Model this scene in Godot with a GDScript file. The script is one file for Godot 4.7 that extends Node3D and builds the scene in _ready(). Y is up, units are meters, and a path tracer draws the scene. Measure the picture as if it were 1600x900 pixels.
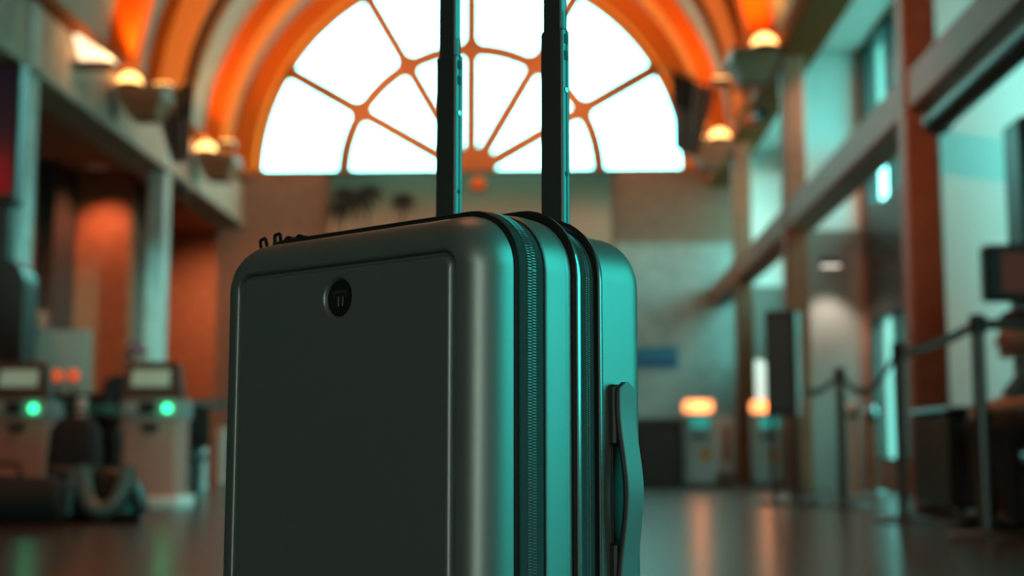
extends Node3D

# ------------------------------------------------------------------ mesh helpers
# every primitive returns a list of triangles, wound so that its faces look outward

func volume(t: PackedVector3Array) -> float:
	var c := Vector3.ZERO
	for p in t: c += p
	c /= maxf(1.0, t.size())
	var v := 0.0
	for i in range(0, t.size(), 3):
		v += (t[i] - c).dot((t[i + 1] - c).cross(t[i + 2] - c))
	return v

func outward(t: PackedVector3Array) -> PackedVector3Array:
	if volume(t) > 0.0:                       # Godot's front faces run clockwise
		for i in range(0, t.size(), 3):
			var k := t[i + 1]
			t[i + 1] = t[i + 2]
			t[i + 2] = k
	return t

func moved(t: PackedVector3Array, x: Transform3D) -> PackedVector3Array:
	return x * t

func corner(c: Vector3, h: Vector3, ch: float, sx: int, sy: int, sz: int, k: int) -> Vector3:
	var p := Vector3(sx * (h.x - ch), sy * (h.y - ch), sz * (h.z - ch))
	p[k] = [sx, sy, sz][k] * h[k]
	return c + p

func box(c: Vector3, s: Vector3, ch := 0.0) -> PackedVector3Array:
	var t := PackedVector3Array()
	var h := s * 0.5
	ch = minf(ch, minf(h.x, minf(h.y, h.z)) * 0.9)
	for k in 3:
		var a := (k + 1) % 3
		var b := (k + 2) % 3
		for s1 in [-1, 1]:
			var q := []
			for d in [[-1, -1], [1, -1], [1, 1], [-1, 1]]:
				var g := [0, 0, 0]
				g[k] = s1; g[a] = d[0]; g[b] = d[1]
				q.append(corner(c, h, ch, g[0], g[1], g[2], k))
			t.append_array([q[0], q[1], q[2], q[0], q[2], q[3]])
		if ch > 0.0:
			for d in [[-1, -1], [1, -1], [1, 1], [-1, 1]]:
				var g0 := [0, 0, 0]
				var g1 := [0, 0, 0]
				g0[k] = -1; g1[k] = 1
				g0[a] = d[0]; g1[a] = d[0]; g0[b] = d[1]; g1[b] = d[1]
				var p: Vector3 = corner(c, h, ch, g0[0], g0[1], g0[2], a)
				var q2: Vector3 = corner(c, h, ch, g1[0], g1[1], g1[2], a)
				var r: Vector3 = corner(c, h, ch, g1[0], g1[1], g1[2], b)
				var w: Vector3 = corner(c, h, ch, g0[0], g0[1], g0[2], b)
				t.append_array([p, q2, r, p, r, w])
	if ch > 0.0:
		for sx in [-1, 1]:
			for sy in [-1, 1]:
				for sz in [-1, 1]:
					t.append_array([corner(c, h, ch, sx, sy, sz, 0), corner(c, h, ch, sx, sy, sz, 1), corner(c, h, ch, sx, sy, sz, 2)])
	for i in range(0, t.size(), 3):           # convex: look away from the middle
		if (t[i] + t[i + 1] + t[i + 2] - 3.0 * c).dot((t[i + 2] - t[i]).cross(t[i + 1] - t[i])) < 0.0:
			var k2 := t[i + 1]
			t[i + 1] = t[i + 2]
			t[i + 2] = k2
	return t

func loft(rings: Array, cap0 := true, cap1 := true, closed := true) -> PackedVector3Array:
	var t := PackedVector3Array()
	var n: int = rings[0].size()
	for i in rings.size() - 1:
		var a: PackedVector3Array = rings[i]
		var b: PackedVector3Array = rings[i + 1]
		for j in (n if closed else n - 1):
			var k := (j + 1) % n
			t.append_array([a[j], a[k], b[k], a[j], b[k], b[j]])
	for e in [[cap0, 0], [cap1, rings.size() - 1]]:
		if e[0]:
			var r: PackedVector3Array = rings[e[1]]
			var m := Vector3.ZERO
			for p in r: m += p
			m /= n
			for j in n:
				var k := (j + 1) % n
				t.append_array([r[k], r[j], m] if e[1] == 0 else [r[j], r[k], m])
	return outward(t)

func lathe(profile: Array, segs := 24) -> PackedVector3Array:   # [radius, height] pairs round y
	var rings := []
	for p in profile:
		var r := PackedVector3Array()
		for j in segs:
			var a := TAU * j / segs
			r.append(Vector3(cos(a) * maxf(p[0], 1e-4), p[1], sin(a) * maxf(p[0], 1e-4)))
		rings.append(r)
	return loft(rings)

func cyl(a: Vector3, b: Vector3, r: float, segs := 16, r2 := -1.0) -> PackedVector3Array:
	var d := (b - a).normalized()
	var s := d.cross(Vector3.UP if absf(d.y) < 0.9 else Vector3.RIGHT).normalized()
	var u := s.cross(d)
	var rings := []
	for e in [[a, r], [b, r if r2 < 0.0 else r2]]:
		var g := PackedVector3Array()
		for j in segs:
			var q := TAU * j / segs
			g.append(e[0] + (s * cos(q) + u * sin(q)) * e[1])
		rings.append(g)
	return loft(rings)

func tube(path: Array, r: float, segs := 10, shut := false) -> PackedVector3Array:
	var rings := []
	var n := path.size()
	var s := Vector3.ZERO
	for i in (n + 1 if shut else n):
		var k := i % n
		var d: Vector3 = (path[(k + 1) % n] - path[(k + n - 1) % n]) if shut else (path[mini(k + 1, n - 1)] - path[maxi(k - 1, 0)])
		d = d.normalized()
		s = (s - d * s.dot(d)) if s.length() > 0.0 else d.cross(Vector3(0.31, 0.9, 0.2))
		s = s.normalized()
		var u := s.cross(d)
		var g := PackedVector3Array()
		for j in segs:
			var q := TAU * j / segs
			g.append(path[k] + (s * cos(q) + u * sin(q)) * r)
		rings.append(g)
	return loft(rings, not shut, not shut)

func extrude(poly: PackedVector2Array, z0: float, z1: float) -> PackedVector3Array:
	var t := PackedVector3Array()
	var id := Geometry2D.triangulate_polygon(poly)
	if Geometry2D.is_polygon_clockwise(poly):
		poly.reverse()
		id = Geometry2D.triangulate_polygon(poly)
	for i in range(0, id.size(), 3):
		var q := [poly[id[i]], poly[id[i + 1]], poly[id[i + 2]]]
		if (q[1] - q[0]).cross(q[2] - q[0]) < 0.0: q.reverse()
		for z in [z0, z1]:
			for k in ([0, 1, 2] if z == z0 else [0, 2, 1]):
				t.append(Vector3(q[k].x, q[k].y, z))
	for i in poly.size():
		var a := poly[i]
		var b := poly[(i + 1) % poly.size()]
		t.append_array([Vector3(a.x, a.y, z0), Vector3(b.x, b.y, z1), Vector3(b.x, b.y, z0), Vector3(a.x, a.y, z0), Vector3(a.x, a.y, z1), Vector3(b.x, b.y, z1)])
	return outward(t)

# a part of a flat ring between two radii and two angles, with depth
func arc_band(c: Vector2, r0: float, r1: float, a0: float, a1: float, z0: float, z1: float, n := 32) -> PackedVector3Array:
	var rings := []
	for i in n + 1:
		var a := lerpf(a0, a1, float(i) / n)
		var d := Vector2(cos(a), sin(a))
		var g := PackedVector3Array()
		for e in [[r0, z0], [r1, z0], [r1, z1], [r0, z1]]:
			var p: Vector2 = c + d * e[0]
			g.append(Vector3(p.x, p.y, e[1]))
		rings.append(g)
	return loft(rings)

func mesh_of(t: PackedVector3Array, smooth := 35.0, uv := []) -> ArrayMesh:
	var n := t.size()
	var face := PackedVector3Array()
	face.resize(n / 3)
	for i in n / 3:
		face[i] = (t[3 * i + 2] - t[3 * i]).cross(t[3 * i + 1] - t[3 * i])
	var nrm := PackedVector3Array()
	nrm.resize(n)
	if smooth <= 0.0:
		for i in n: nrm[i] = face[i / 3].normalized()
	else:
		var at := {}
		var key := PackedInt64Array()
		key.resize(n)
		for i in n:
			var p := t[i]
			var k := (roundi(p.x * 50000.0) * 73856093) ^ (roundi(p.y * 50000.0) * 19349663) ^ (roundi(p.z * 50000.0) * 83492791)
			key[i] = k
			if not at.has(k): at[k] = PackedInt32Array()
			at[k].append(i / 3)
		var least := cos(deg_to_rad(smooth))
		for i in n:
			var f := face[i / 3].normalized()
			var s := Vector3.ZERO
			for j in at[key[i]]:
				if face[j].normalized().dot(f) > least: s += face[j]
			nrm[i] = s.normalized() if s.length() > 0.0 else f
	var arr := []
	arr.resize(Mesh.ARRAY_MAX)
	arr[Mesh.ARRAY_VERTEX] = t
	arr[Mesh.ARRAY_NORMAL] = nrm
	if uv.size() == 3:                       # [where the picture starts, one width along, one height along]
		var w := PackedVector2Array()
		w.resize(n)
		for i in n: w[i] = Vector2((t[i] - uv[0]).dot(uv[1]) / uv[1].length_squared(), (t[i] - uv[0]).dot(uv[2]) / uv[2].length_squared())
		arr[Mesh.ARRAY_TEX_UV] = w
	var m := ArrayMesh.new()
	m.add_surface_from_arrays(Mesh.PRIMITIVE_TRIANGLES, arr)
	return m

# ------------------------------------------------------------------ scene helpers
var taken := {}

func numbered(called: String) -> String:
	taken[called] = taken.get(called, -1) + 1
	return called if taken[called] == 0 else "%s_%03d" % [called, taken[called]]

func tag(o: Node, label: String, category: String, group := "") -> Node:
	o.set_meta("label", label)
	o.set_meta("category", category)
	if group: o.set_meta("group", group)
	return o

func thing(called: String, label: String, category: String, at := Vector3.ZERO, turn := 0.0, group := "") -> Node3D:
	var o := Node3D.new()
	o.name = numbered(called)
	add_child(o)
	o.position = at
	o.rotation_degrees.y = turn
	tag(o, label, category, group)
	return o

func part(called: String, t: PackedVector3Array, m: Material, parent: Node, smooth := 35.0, uv := []) -> MeshInstance3D:
	var o := MeshInstance3D.new()
	o.mesh = mesh_of(t, smooth, uv)
	o.material_override = m
	o.name = called
	parent.add_child(o, true)
	return o

func shared(called: String, mesh: Mesh, m: Material, parent: Node, x: Transform3D) -> MeshInstance3D:
	var o := MeshInstance3D.new()
	o.mesh = mesh
	o.material_override = m
	o.name = called
	o.transform = x
	parent.add_child(o, true)
	return o

func struct(called: String, t: PackedVector3Array, m: Material, smooth := 35.0) -> MeshInstance3D:
	var o := part(numbered(called), t, m, self, smooth)
	o.set_meta("kind", "structure")
	return o

func struct_root(called: String) -> Node3D:
	var o := Node3D.new()
	o.name = numbered(called)
	add_child(o)
	o.set_meta("kind", "structure")
	return o

func copy(o: Node3D, label: String, at: Vector3, turn := 0.0) -> Node3D:
	var c: Node3D = o.duplicate()
	c.name = numbered(o.name)
	add_child(c)
	c.position = at
	c.rotation_degrees.y = turn
	c.set_meta("label", label)
	return c

func lin(r: float, g: float, b: float) -> Color:          # linear reflectance to albedo_color
	return Color(r, g, b).linear_to_srgb()

func mat(c: Color, rough := 0.6, metal := 0.0) -> StandardMaterial3D:
	var m := StandardMaterial3D.new()
	m.albedo_color = c
	m.roughness = rough
	m.metallic = metal
	return m

func glow(c: Color, energy: float) -> StandardMaterial3D:
	var m := mat(c, 0.5)
	m.emission_enabled = true
	m.emission = c
	m.emission_energy_multiplier = energy
	return m

func grain(m: StandardMaterial3D, freq: float, scale: float, strength := 0.5, seed_ := 1) -> StandardMaterial3D:
	var nz := FastNoiseLite.new()
	nz.seed = seed_
	nz.frequency = freq
	nz.fractal_octaves = 3
	var t := NoiseTexture2D.new()
	t.width = 512; t.height = 512; t.seamless = true
	t.noise = nz
	t.as_normal_map = true
	t.bump_strength = 4.0
	m.normal_enabled = true
	m.normal_texture = t
	m.normal_scale = strength
	m.uv1_triplanar = true
	m.uv1_scale = Vector3.ONE * scale
	return m

func mottled(m: StandardMaterial3D, dark: float, freq: float, scale: float, seed_ := 3) -> StandardMaterial3D:
	var nz := FastNoiseLite.new()
	nz.seed = seed_
	nz.frequency = freq
	nz.fractal_octaves = 4
	var g := Gradient.new()
	g.set_color(0, Color(dark, dark, dark))
	g.set_color(1, Color(1, 1, 1))
	var t := NoiseTexture2D.new()
	t.width = 512; t.height = 512; t.seamless = true
	t.noise = nz
	t.color_ramp = g
	m.albedo_texture = t
	m.uv1_triplanar = true
	m.uv1_world_triplanar = true
	m.uv1_scale = Vector3.ONE * scale
	return m

func omni(at: Vector3, c: Color, e: float, size := 0.05) -> OmniLight3D:
	var l := OmniLight3D.new()
	l.name = "lamp_light"
	l.light_color = c
	l.light_energy = e
	l.light_size = size
	l.omni_range = 40.0
	l.omni_attenuation = 2.0
	l.shadow_enabled = true
	l.position = at
	add_child(l, true)
	return l

func spot(at: Vector3, to: Vector3, c: Color, e: float, angle := 40.0, size := 0.05) -> SpotLight3D:
	var l := SpotLight3D.new()
	l.name = "spot_light"
	l.light_color = c
	l.light_energy = e
	l.light_size = size
	l.spot_range = 40.0
	l.spot_angle = angle
	l.spot_attenuation = 2.0
	l.spot_angle_attenuation = 0.8
	l.shadow_enabled = true
	add_child(l, true)
	l.look_at_from_position(at, to, Vector3.UP if absf((to - at).normalized().y) < 0.95 else Vector3.FORWARD)
	return l

# the hall: -z runs to the arched window; the vault's springing points
const VX := -1.37
const VY := 4.85
const VR := 3.95
const ZE := -22.0
const ZB := 9.0
const AMBER := Color(1.0, 0.62, 0.20)
const WARM := Color(1.0, 0.60, 0.38)
var M := {}

func _ready() -> void:
	# ---------------------------------------------------------------- camera, sky, exposure
	var cam := Camera3D.new()
	cam.name = "camera"
	var lens := CameraAttributesPhysical.new()
	lens.frustum_focal_length = 57.44
	lens.frustum_focus_distance = 1.09
	lens.frustum_near = 0.05
	lens.frustum_far = 200.0
	lens.exposure_aperture = 5.5
	lens.exposure_shutter_speed = 100.0
	cam.attributes = lens
	cam.fov = 23.6
	cam.position = Vector3(0, 0.36, 0)
	cam.rotation_degrees = Vector3(6.96, 1.86, 0)
	add_child(cam)
	cam.current = true
	var we := WorldEnvironment.new()
	we.name = "world"
	var env := Environment.new()
	env.background_mode = Environment.BG_SKY
	var sky := Sky.new()
	var sm := ProceduralSkyMaterial.new()
	sm.sky_top_color = lin(0.24, 1.0, 0.93)
	sm.sky_horizon_color = lin(0.26, 1.0, 0.94)
	sm.ground_horizon_color = lin(0.10, 0.6, 0.54)
	sm.ground_bottom_color = lin(0.06, 0.4, 0.36)
	sm.sky_energy_multiplier = 3.0
	sm.ground_energy_multiplier = 3.2
	sky.sky_material = sm
	env.sky = sky
	env.tonemap_mode = Environment.TONE_MAPPER_LINEAR
	env.tonemap_exposure = 1.0
	env.sdfgi_enabled = true
	env.ssao_enabled = true
	env.ssil_enabled = true
	we.environment = env
	add_child(we)
	make_materials()
	shell()
	lamps()
	suitcase()
	far_end()
	left_side()
	right_side()

func make_materials() -> void:
	M.plaster = mottled(mat(lin(0.55, 0.56, 0.54), 0.8), 0.86, 0.02, 0.3)
	M.grey = mottled(mat(lin(0.44, 0.35, 0.29), 0.8), 0.86, 0.02, 0.3, 5)
	M.end_paint = mottled(mat(lin(0.34, 0.19, 0.135), 0.6), 0.85, 0.02, 0.4, 19)
	M.putty = mat(lin(0.22, 0.20, 0.18), 0.7)
	M.mullion = mat(lin(0.46, 0.115, 0.025), 0.7)
	M.vault = mottled(mat(lin(0.30, 0.32, 0.29), 0.8), 0.86, 0.02, 0.3, 7)
	M.orange = mat(lin(0.80, 0.145, 0.018), 0.95)
	M.rust = mat(lin(0.26, 0.085, 0.035), 0.6)
	M.brown = mottled(mat(lin(0.38, 0.135, 0.07), 0.6), 0.85, 0.02, 0.4, 9)
	M.dim = mat(lin(0.20, 0.13, 0.10), 0.8)
	M.floor = mottled(mat(lin(0.056, 0.034, 0.028), 0.24), 0.8, 0.01, 0.25, 11)
	M.floor.metallic_specular = 0.36
	M.frame = mat(lin(0.03, 0.03, 0.03), 0.4)
	M.black = mat(lin(0.012, 0.012, 0.012), 0.45)
	M.rubber = mat(lin(0.008, 0.008, 0.008), 0.6)
	M.steel = mat(lin(0.55, 0.55, 0.55), 0.25, 1.0)
	M.white = mat(lin(0.75, 0.76, 0.74), 0.45)
	for k in ["orange", "vault", "rust", "grey", "plaster"]:        # matt distemper: hardly any sheen
		M[k].metallic_specular = 0.08
		M[k].roughness = 0.95
	var g := mat(Color(0.9, 1.0, 0.98, 0.06), 0.05)
	g.transparency = BaseMaterial3D.TRANSPARENCY_ALPHA
	M.glass = g
	M.unseen_teal_glow = glow(lin(0.05, 1.0, 0.88), 1.6)  # teal glow of the unseen panes that light the suitcase
	M.corbel = mat(lin(0.22, 0.10, 0.05), 0.6)
	M.amber_glow = glow(Color(1.0, 0.74, 0.42), 4.5)
	M.warm_glow = glow(Color(1.0, 0.90, 0.74), 1.6)
	M.post = mat(lin(0.10, 0.08, 0.075), 0.35, 0.7)
	M.teal_belt = mat(lin(0.03, 0.22, 0.22), 0.6)
	M.grey_belt = mat(lin(0.16, 0.18, 0.18), 0.6)
	M.dark_belt = mat(lin(0.02, 0.03, 0.03), 0.6)
	M.cloth_black = mat(lin(0.014, 0.014, 0.016), 0.85)
	M.sheen_black = mat(lin(0.02, 0.03, 0.03), 0.4)
	M.gloss_black = mat(lin(0.012, 0.014, 0.014), 0.25)
	M.painted_sheen = mat(lin(0.12, 0.16, 0.16), 0.25)  # lighter teal colour paints the shine on the black bag's folds
	M.hair = mat(lin(0.012, 0.01, 0.009), 0.6)

# ------------------------------------------------------------------ the building
func bx(x0: float, x1: float, y0: float, y1: float, z0: float, z1: float, ch := 0.0) -> PackedVector3Array:
	return box(Vector3((x0 + x1) / 2, (y0 + y1) / 2, (z0 + z1) / 2), Vector3(absf(x1 - x0), absf(y1 - y0), absf(z1 - z0)), ch)

const WC := Vector2(-1.39, 4.95)
const WR := 3.52

func shell() -> void:
	struct("floor", bx(-9.2, 4.5, -0.2, 0.0, -25.6, ZB + 0.3), M.floor)
	# end wall under and round the half-round window
	var low := bx(-5.5, 3.7, 0.0, WC.y, ZE - 0.4, ZE)
	struct("wall_end", low, M.end_paint)
	var poly := PackedVector2Array([Vector2(-5.5, WC.y)])
	for i in 49:
		var a := PI - PI * i / 48.0
		poly.append(WC + Vector2(cos(a), sin(a)) * WR)
	poly.append_array([Vector2(3.7, WC.y), Vector2(3.7, 9.4), Vector2(-5.5, 9.4)])
	struct("wall_end", extrude(poly, ZE - 0.4, ZE), M.orange)
	# vault: a shell with thickness, then its ribs
	struct("ceiling_vault", arc_band(Vector2(VX, VY), VR, VR + 0.25, -0.02, PI + 0.02, ZE - 0.4, ZB + 0.3, 48), M.vault)
	for k in 6:
		var z := -11.6 + 4.1 * k
		rib("trim_rib", 3.66, z - 0.2, z + 0.2, M.orange)
		rib("trim_rib", 3.78, z + 1.2, z + 2.2, M.orange)
	rib("trim_rib", 3.64, -16.05, -15.7, M.orange)
	rib("trim_rib", 3.76, -18.2, -17.2, M.orange)
	rib("trim_rib", 3.80, -18.95, -18.75, M.rust)
	rib("trim_rib", 3.68, -20.75, -20.2, M.orange)
	# the deep moulded surround of the window
	var sur := arc_band(WC, WR, WR + 0.42, 0.0, PI, ZE, ZE + 0.18, 48)
	struct("trim_surround", sur, M.orange)
	# back wall behind the camera; an unseen light box hangs on it
	struct("wall_back", bx(-9.2, 3.75, 0.0, 9.4, ZB, ZB + 0.3), M.dim)
	# left: cornice, columns, aisle
	struct("trim_cornice", bx(-5.55, -5.12, 4.12, 4.80, ZE, ZB), M.grey)
	struct("trim_cornice", bx(-5.55, -4.98, 4.80, 4.92, ZE, ZB, 0.02), M.rust)
	struct("trim_cornice", bx(-5.55, -5.05, 4.06, 4.16, ZE, ZB, 0.02), M.grey)
	for z in [-17.7, -13.0, -8.3, -3.6, 1.1, 5.8]:
		struct("trim_column", bx(-5.33, -5.10, 0.0, 4.95, z - 0.13, z + 0.13, 0.02), M.plaster)
		struct("trim_column", bx(-5.36, -5.07, 0.0, 0.14, z - 0.16, z + 0.16, 0.015), M.plaster)
	struct("ceiling_left", bx(-9.2, -5.3, 4.5, 4.75, -25.6, ZB), M.dim)
	struct("wall_left", bx(-9.2, -8.6, 0.0, 4.75, -25.6, ZB), M.dim)
	struct("wall_left", bx(-9.2, -5.1, 0.0, 4.75, -25.6, -25.2), M.end_paint)
	struct("wall_left", bx(-5.5, -5.1, 0.0, 4.75, -25.6, ZE - 0.4), M.end_paint)
	# right: columns, beam, aisle with its glazed outer wall
	for z in [-18.9, -14.75, -9.65, -5.2, -0.9, 3.4]:
		struct("trim_column", bx(2.45, 2.69, 0.0, 4.9, z - 0.12, z + 0.12, 0.02), M.brown)
	struct("trim_beam", bx(2.47, 2.77, 2.76, 3.06, ZE, -5.0, 0.02), M.brown)
	struct("trim_beam", bx(2.42, 2.85, 4.68, 4.95, ZE, ZB, 0.02), M.rust)
	struct("ceiling_right", bx(2.6, 4.45, 4.98, 5.2, ZE - 0.4, ZB), M.white)
	# cross walls of the right aisle
	for z in [-15.75, -20.9]:
		struct("wall_right", bx(2.72, 3.46, 2.9, 4.98, z, z + 0.2), M.white)
		struct("wall_right", bx(2.72, 3.46, 0.0, 2.9, z, z + 0.2), M.putty)  # lower part given a darker colour to keep it dim
	struct("wall_right", bx(2.98, 4.42, 0.0, 4.98, -11.4, -11.2), M.white)
	struct("wall_right", bx(3.45, 4.42, 0.0, 5.2, -7.4, -7.2), M.brown)
	struct("wall_added_outside", bx(6.2, 6.6, -0.2, 3.2, -30.0, -8.0), M.putty)  # added outside to dim the sky behind the low glazing
	# outer wall: solid piers and spandrels, glass between; unseen bays sized to light the cross walls
	outer_bay(-21.8, -19.2, [2.2, 4.7], 1)
	outer_bay(-19.2, -16.2, [2.9, 4.95], 2)
	outer_bay(-15.4, -13.2, [0.3, 1.87, 3.05, 3.55, 3.85, 4.95], 3)
	outer_bay(-13.2, -11.4, [2.5, 4.95], 4)
	outer_bay(-11.2, -9.9, [0.9, 4.6], 5, 0.77)  # out of view, set outward to light the cross wall but not the column
	struct("wall_right", bx(4.22, 4.42, 0.0, 5.2, -9.9, -7.2), M.brown)
	outer_bay(-2.6, 0.1, [0.5, 1.7, 3.0], 6)  # out of view, its glowing panes placed to light the suitcase's right side
	for z in [[-22.0, -21.8], [-16.2, -15.4], [-7.2, -2.6], [0.1, ZB]]:
		struct("wall_right", bx(3.45, 3.65, 0.0, 5.2, z[0], z[1]), M.brown)

func rib(called: String, r: float, z0: float, z1: float, m: Material) -> void:
	struct(called, arc_band(Vector2(VX, VY), r, VR + 0.05, 0.0, PI, z0, z1, 48), m)

# one bay of the outer wall: glass between the listed heights, solid panels where bay 3 is closed
func outer_bay(z0: float, z1: float, rows: Array, n: int, out := 0.0) -> void:
	struct("wall_right", bx(3.45 + out, 3.65 + out, rows[-1], 5.2, z0, z1), M.dim)
	if rows[0] > 0.0: struct("wall_right", bx(3.45 + out, 3.65 + out, 0.0, rows[0], z0, z1), M.dim)
	var w := struct_root("window_%d" % (n + 1))
	var cols := maxi(2, roundi((z1 - z0) / 1.25))
	for i in cols + 1:
		var z := lerpf(z0, z1, float(i) / cols)
		part("mullion", bx(3.48 + out, 3.62 + out, rows[0], rows[-1], z - 0.06, z + 0.06), M.frame, w)
	for y in rows:
		part("transom", bx(3.49 + out, 3.61 + out, y - 0.04, y + 0.04, z0, z1), M.frame, w)
	for j in rows.size() - 1:
		if n == 3 and j % 2 == 1:
			part("spandrel", bx(3.46 + out, 3.64 + out, rows[j], rows[j + 1], z0, z1), M.frame, w)
			continue
		for i in cols:
			part("pane", bx(3.545 + out, 3.555 + out, rows[j], rows[j + 1], lerpf(z0, z1, float(i) / cols), lerpf(z0, z1, float(i + 1) / cols)), M.glass if n < 6 else M.unseen_teal_glow, w)

# ------------------------------------------------------------------ the suitcase
const SW := 0.305          # width, depth and the height of its body over the wheels
const ST := 0.21
const SB := 0.048
const SH := 0.4920
const SR := 0.042

func outline(inset: float, z: float, per := 10, least := 0.012, grow := 0.0, sides := 0) -> PackedVector3Array:
	var r := maxf(SR - inset, least)
	var w := SW / 2.0 - (inset if inset > 0.0 else inset * 0.5) + grow
	var y0 := SB + inset - grow
	var y1 := SB + SH - inset + grow
	var g := PackedVector3Array()
	for q in [[w - r, y1 - r, 0.0], [-w + r, y1 - r, 90.0], [-w + r, y0 + r, 180.0], [w - r, y0 + r, 270.0]]:
		for i in per + 1:
			var a := deg_to_rad(q[2] + 90.0 * i / per)
			g.append(Vector3(q[0] + r * cos(a), q[1] + r * sin(a), z))
	if sides == 0: return g
	var fine := PackedVector3Array()
	for i in g.size():
		fine.append(g[i])
		if i % (per + 1) == per:                # the straight edge to the next corner
			for j in sides: fine.append(g[i].lerp(g[(i + 1) % g.size()], (j + 1.0) / (sides + 1.0)))
	return fine

func hull(profile: Array, cap0 := false, cap1 := false) -> PackedVector3Array:   # [depth from the front, inset] pairs
	var rings := []
	for p in profile:
		rings.append(outline(p[1], ST / 2.0 - p[0]))
	return loft(rings, cap0, cap1)

func along(loop: PackedVector3Array, pitch: float) -> Array:      # [point, tangent] every pitch metres
	var out := []
	var left := 0.0
	for i in loop.size():
		var a := loop[i]
		var b := loop[(i + 1) % loop.size()]
		var l := a.distance_to(b)
		if l < 1e-6: continue
		while left <= l:
			out.append([a.lerp(b, left / l), (b - a) / l])
			left += pitch
		left -= l
	return out

func suitcase() -> void:
	var yaw := deg_to_rad(1.86)
	var phi := deg_to_rad(40.0)
	var u := Vector3(-cos(phi), 0, -sin(phi)).rotated(Vector3.UP, yaw)
	var v := Vector3(sin(phi), 0, -cos(phi)).rotated(Vector3.UP, yaw)
	var c := Vector3(-0.02, 0, -0.98).rotated(Vector3.UP, yaw)
	var s := thing("suitcase", "dark grey-green hard-shell carry-on suitcase with its trolley handle pulled up, large in the foreground", "suitcase", c + u * SW / 2 + v * ST / 2, rad_to_deg(yaw - phi))
	var shell_m := grain(mat(lin(0.25, 0.27, 0.26), 0.43, 0.65), 0.25, 60.0, 0.10)
	var rail_m := mat(lin(0.34, 0.36, 0.35), 0.22, 0.75)
	var tape_m := grain(mat(lin(0.030, 0.036, 0.035), 0.85), 0.2, 40.0, 0.6, 4)
	var tooth_m := mat(lin(0.16, 0.17, 0.17), 0.3, 0.5)
	var lip_m := mat(lin(0.012, 0.012, 0.012), 0.35)
	var pole_m := mat(lin(0.10, 0.105, 0.105), 0.35, 0.6)
	# front shell: groove, flat border, round shoulder, straight flank
	var prof := [[0.0056, 0.0317], [0.0056, 0.0303], [0.0048, 0.0295], [0.0018, 0.0291], [0.0005, 0.0283], [0.0, 0.0268], [0.0, 0.0258]]
	for i in range(1, 11):
		var a := PI / 2 * i / 10.0
		prof.append([0.0325 * (1.0 - cos(a)), 0.0258 * (1.0 - sin(a))])
	prof.append_array([[0.0330, 0.0], [0.0338, 0.0008], [0.0340, 0.0040]])
	part("front_shell", hull(prof, false, true), shell_m, s, 40.0)
	# front panel with a round recess for the badge
	var bc := Vector2(SW / 2 - 0.1530, 0.4838)
	var br := 0.0150
	var rims := []
	for p in [[0.0056, 0.0316], [0.0030, 0.0321], [0.0010, 0.0331], [-0.0002, 0.0345], [-0.0006, 0.0363]]:
		rims.append(outline(p[1], ST / 2.0 - p[0], 10, 0.010, 0.0, 170))
	var n: int = rims[0].size()
	var hole := []
	for e in [[br + 0.0024, -0.0006], [br + 0.0012, -0.0001], [br, 0.0014], [br - 0.0004, 0.0036]]:
		var g := PackedVector3Array()
		for i in n:
			var q: Vector3 = rims[4][i]
			var d := (Vector2(q.x, q.y) - bc).normalized()
			g.append(Vector3(bc.x + d.x * e[0], bc.y + d.y * e[0], ST / 2.0 - e[1]))
		hole.append(g)
	part("front_panel", loft(rims + hole, false, false), shell_m, s, 30.0)
	var bad := part("badge", moved(lathe([[0.0, 0.0], [br - 0.0005, 0.0], [br - 0.0005, 0.0012], [br - 0.0015, 0.0016], [0.0, 0.0014]], 48), Transform3D(Basis(Vector3.RIGHT, PI / 2), Vector3(bc.x, bc.y, ST / 2 - 0.0040))), mat(lin(0.010, 0.010, 0.010), 0.4), s)
	var em := PackedVector3Array()
	var zf := ST / 2 - 0.0021
	em.append_array(extrude(PackedVector2Array([bc + Vector2(-0.0078, 0.0062), bc + Vector2(0.0078, 0.0062), bc + Vector2(0.0078, 0.0006), bc + Vector2(0.0066, 0.0006), bc + Vector2(0.0056, 0.0036), bc + Vector2(-0.0056, 0.0036), bc + Vector2(-0.0066, 0.0006), bc + Vector2(-0.0078, 0.0006)]), zf - 0.0014, zf))
	for x in [-0.0024, 0.0024]:
		em.append_array(box(Vector3(bc.x + x, bc.y - 0.0024, zf - 0.0007), Vector3(0.0023, 0.0085, 0.0014), 0.0002))
	part("emblem", em, mat(lin(0.035, 0.035, 0.034), 0.35), bad, 20.0)
	# flank, front to back: zip, middle shell, slot, rail, zip, rail, rear shell
	part("seam_piping", hull([[0.0342, 0.0060], [0.0342, -0.0016], [0.0350, -0.0030], [0.0360, -0.0034], [0.0370, -0.0026]]), lip_m, s)
	tape(s, 0.0366, 0.0505, 0.0665, -0.0056, tape_m, tooth_m, lip_m, true)
	part("middle_shell", hull([[0.0668, 0.0040], [0.0668, -0.0042], [0.0676, -0.0054], [0.0695, -0.0064], [0.0800, -0.0070], [0.0915, -0.0064], [0.0922, -0.0056], [0.0928, -0.0056], [0.0935, -0.0064], [0.0975, -0.0060], [0.0992, -0.0046], [0.0998, 0.0040]], true, true), shell_m, s)
	part("rail", hull([[0.0998, 0.0060], [0.0999, -0.0110], [0.1004, -0.0132], [0.1012, -0.0142], [0.1048, -0.0140], [0.1062, -0.0128], [0.1068, -0.0060], [0.1068, 0.0030]], true, true), rail_m, s)
	part("rail_shade_strip", hull([[0.0994, 0.0030], [0.0994, -0.0108], [0.0999, -0.0132], [0.1006, -0.0148], [0.1012, -0.0147], [0.1008, -0.0120]]), lip_m, s)  # black strip paints the shade on the rail's front wall
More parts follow.
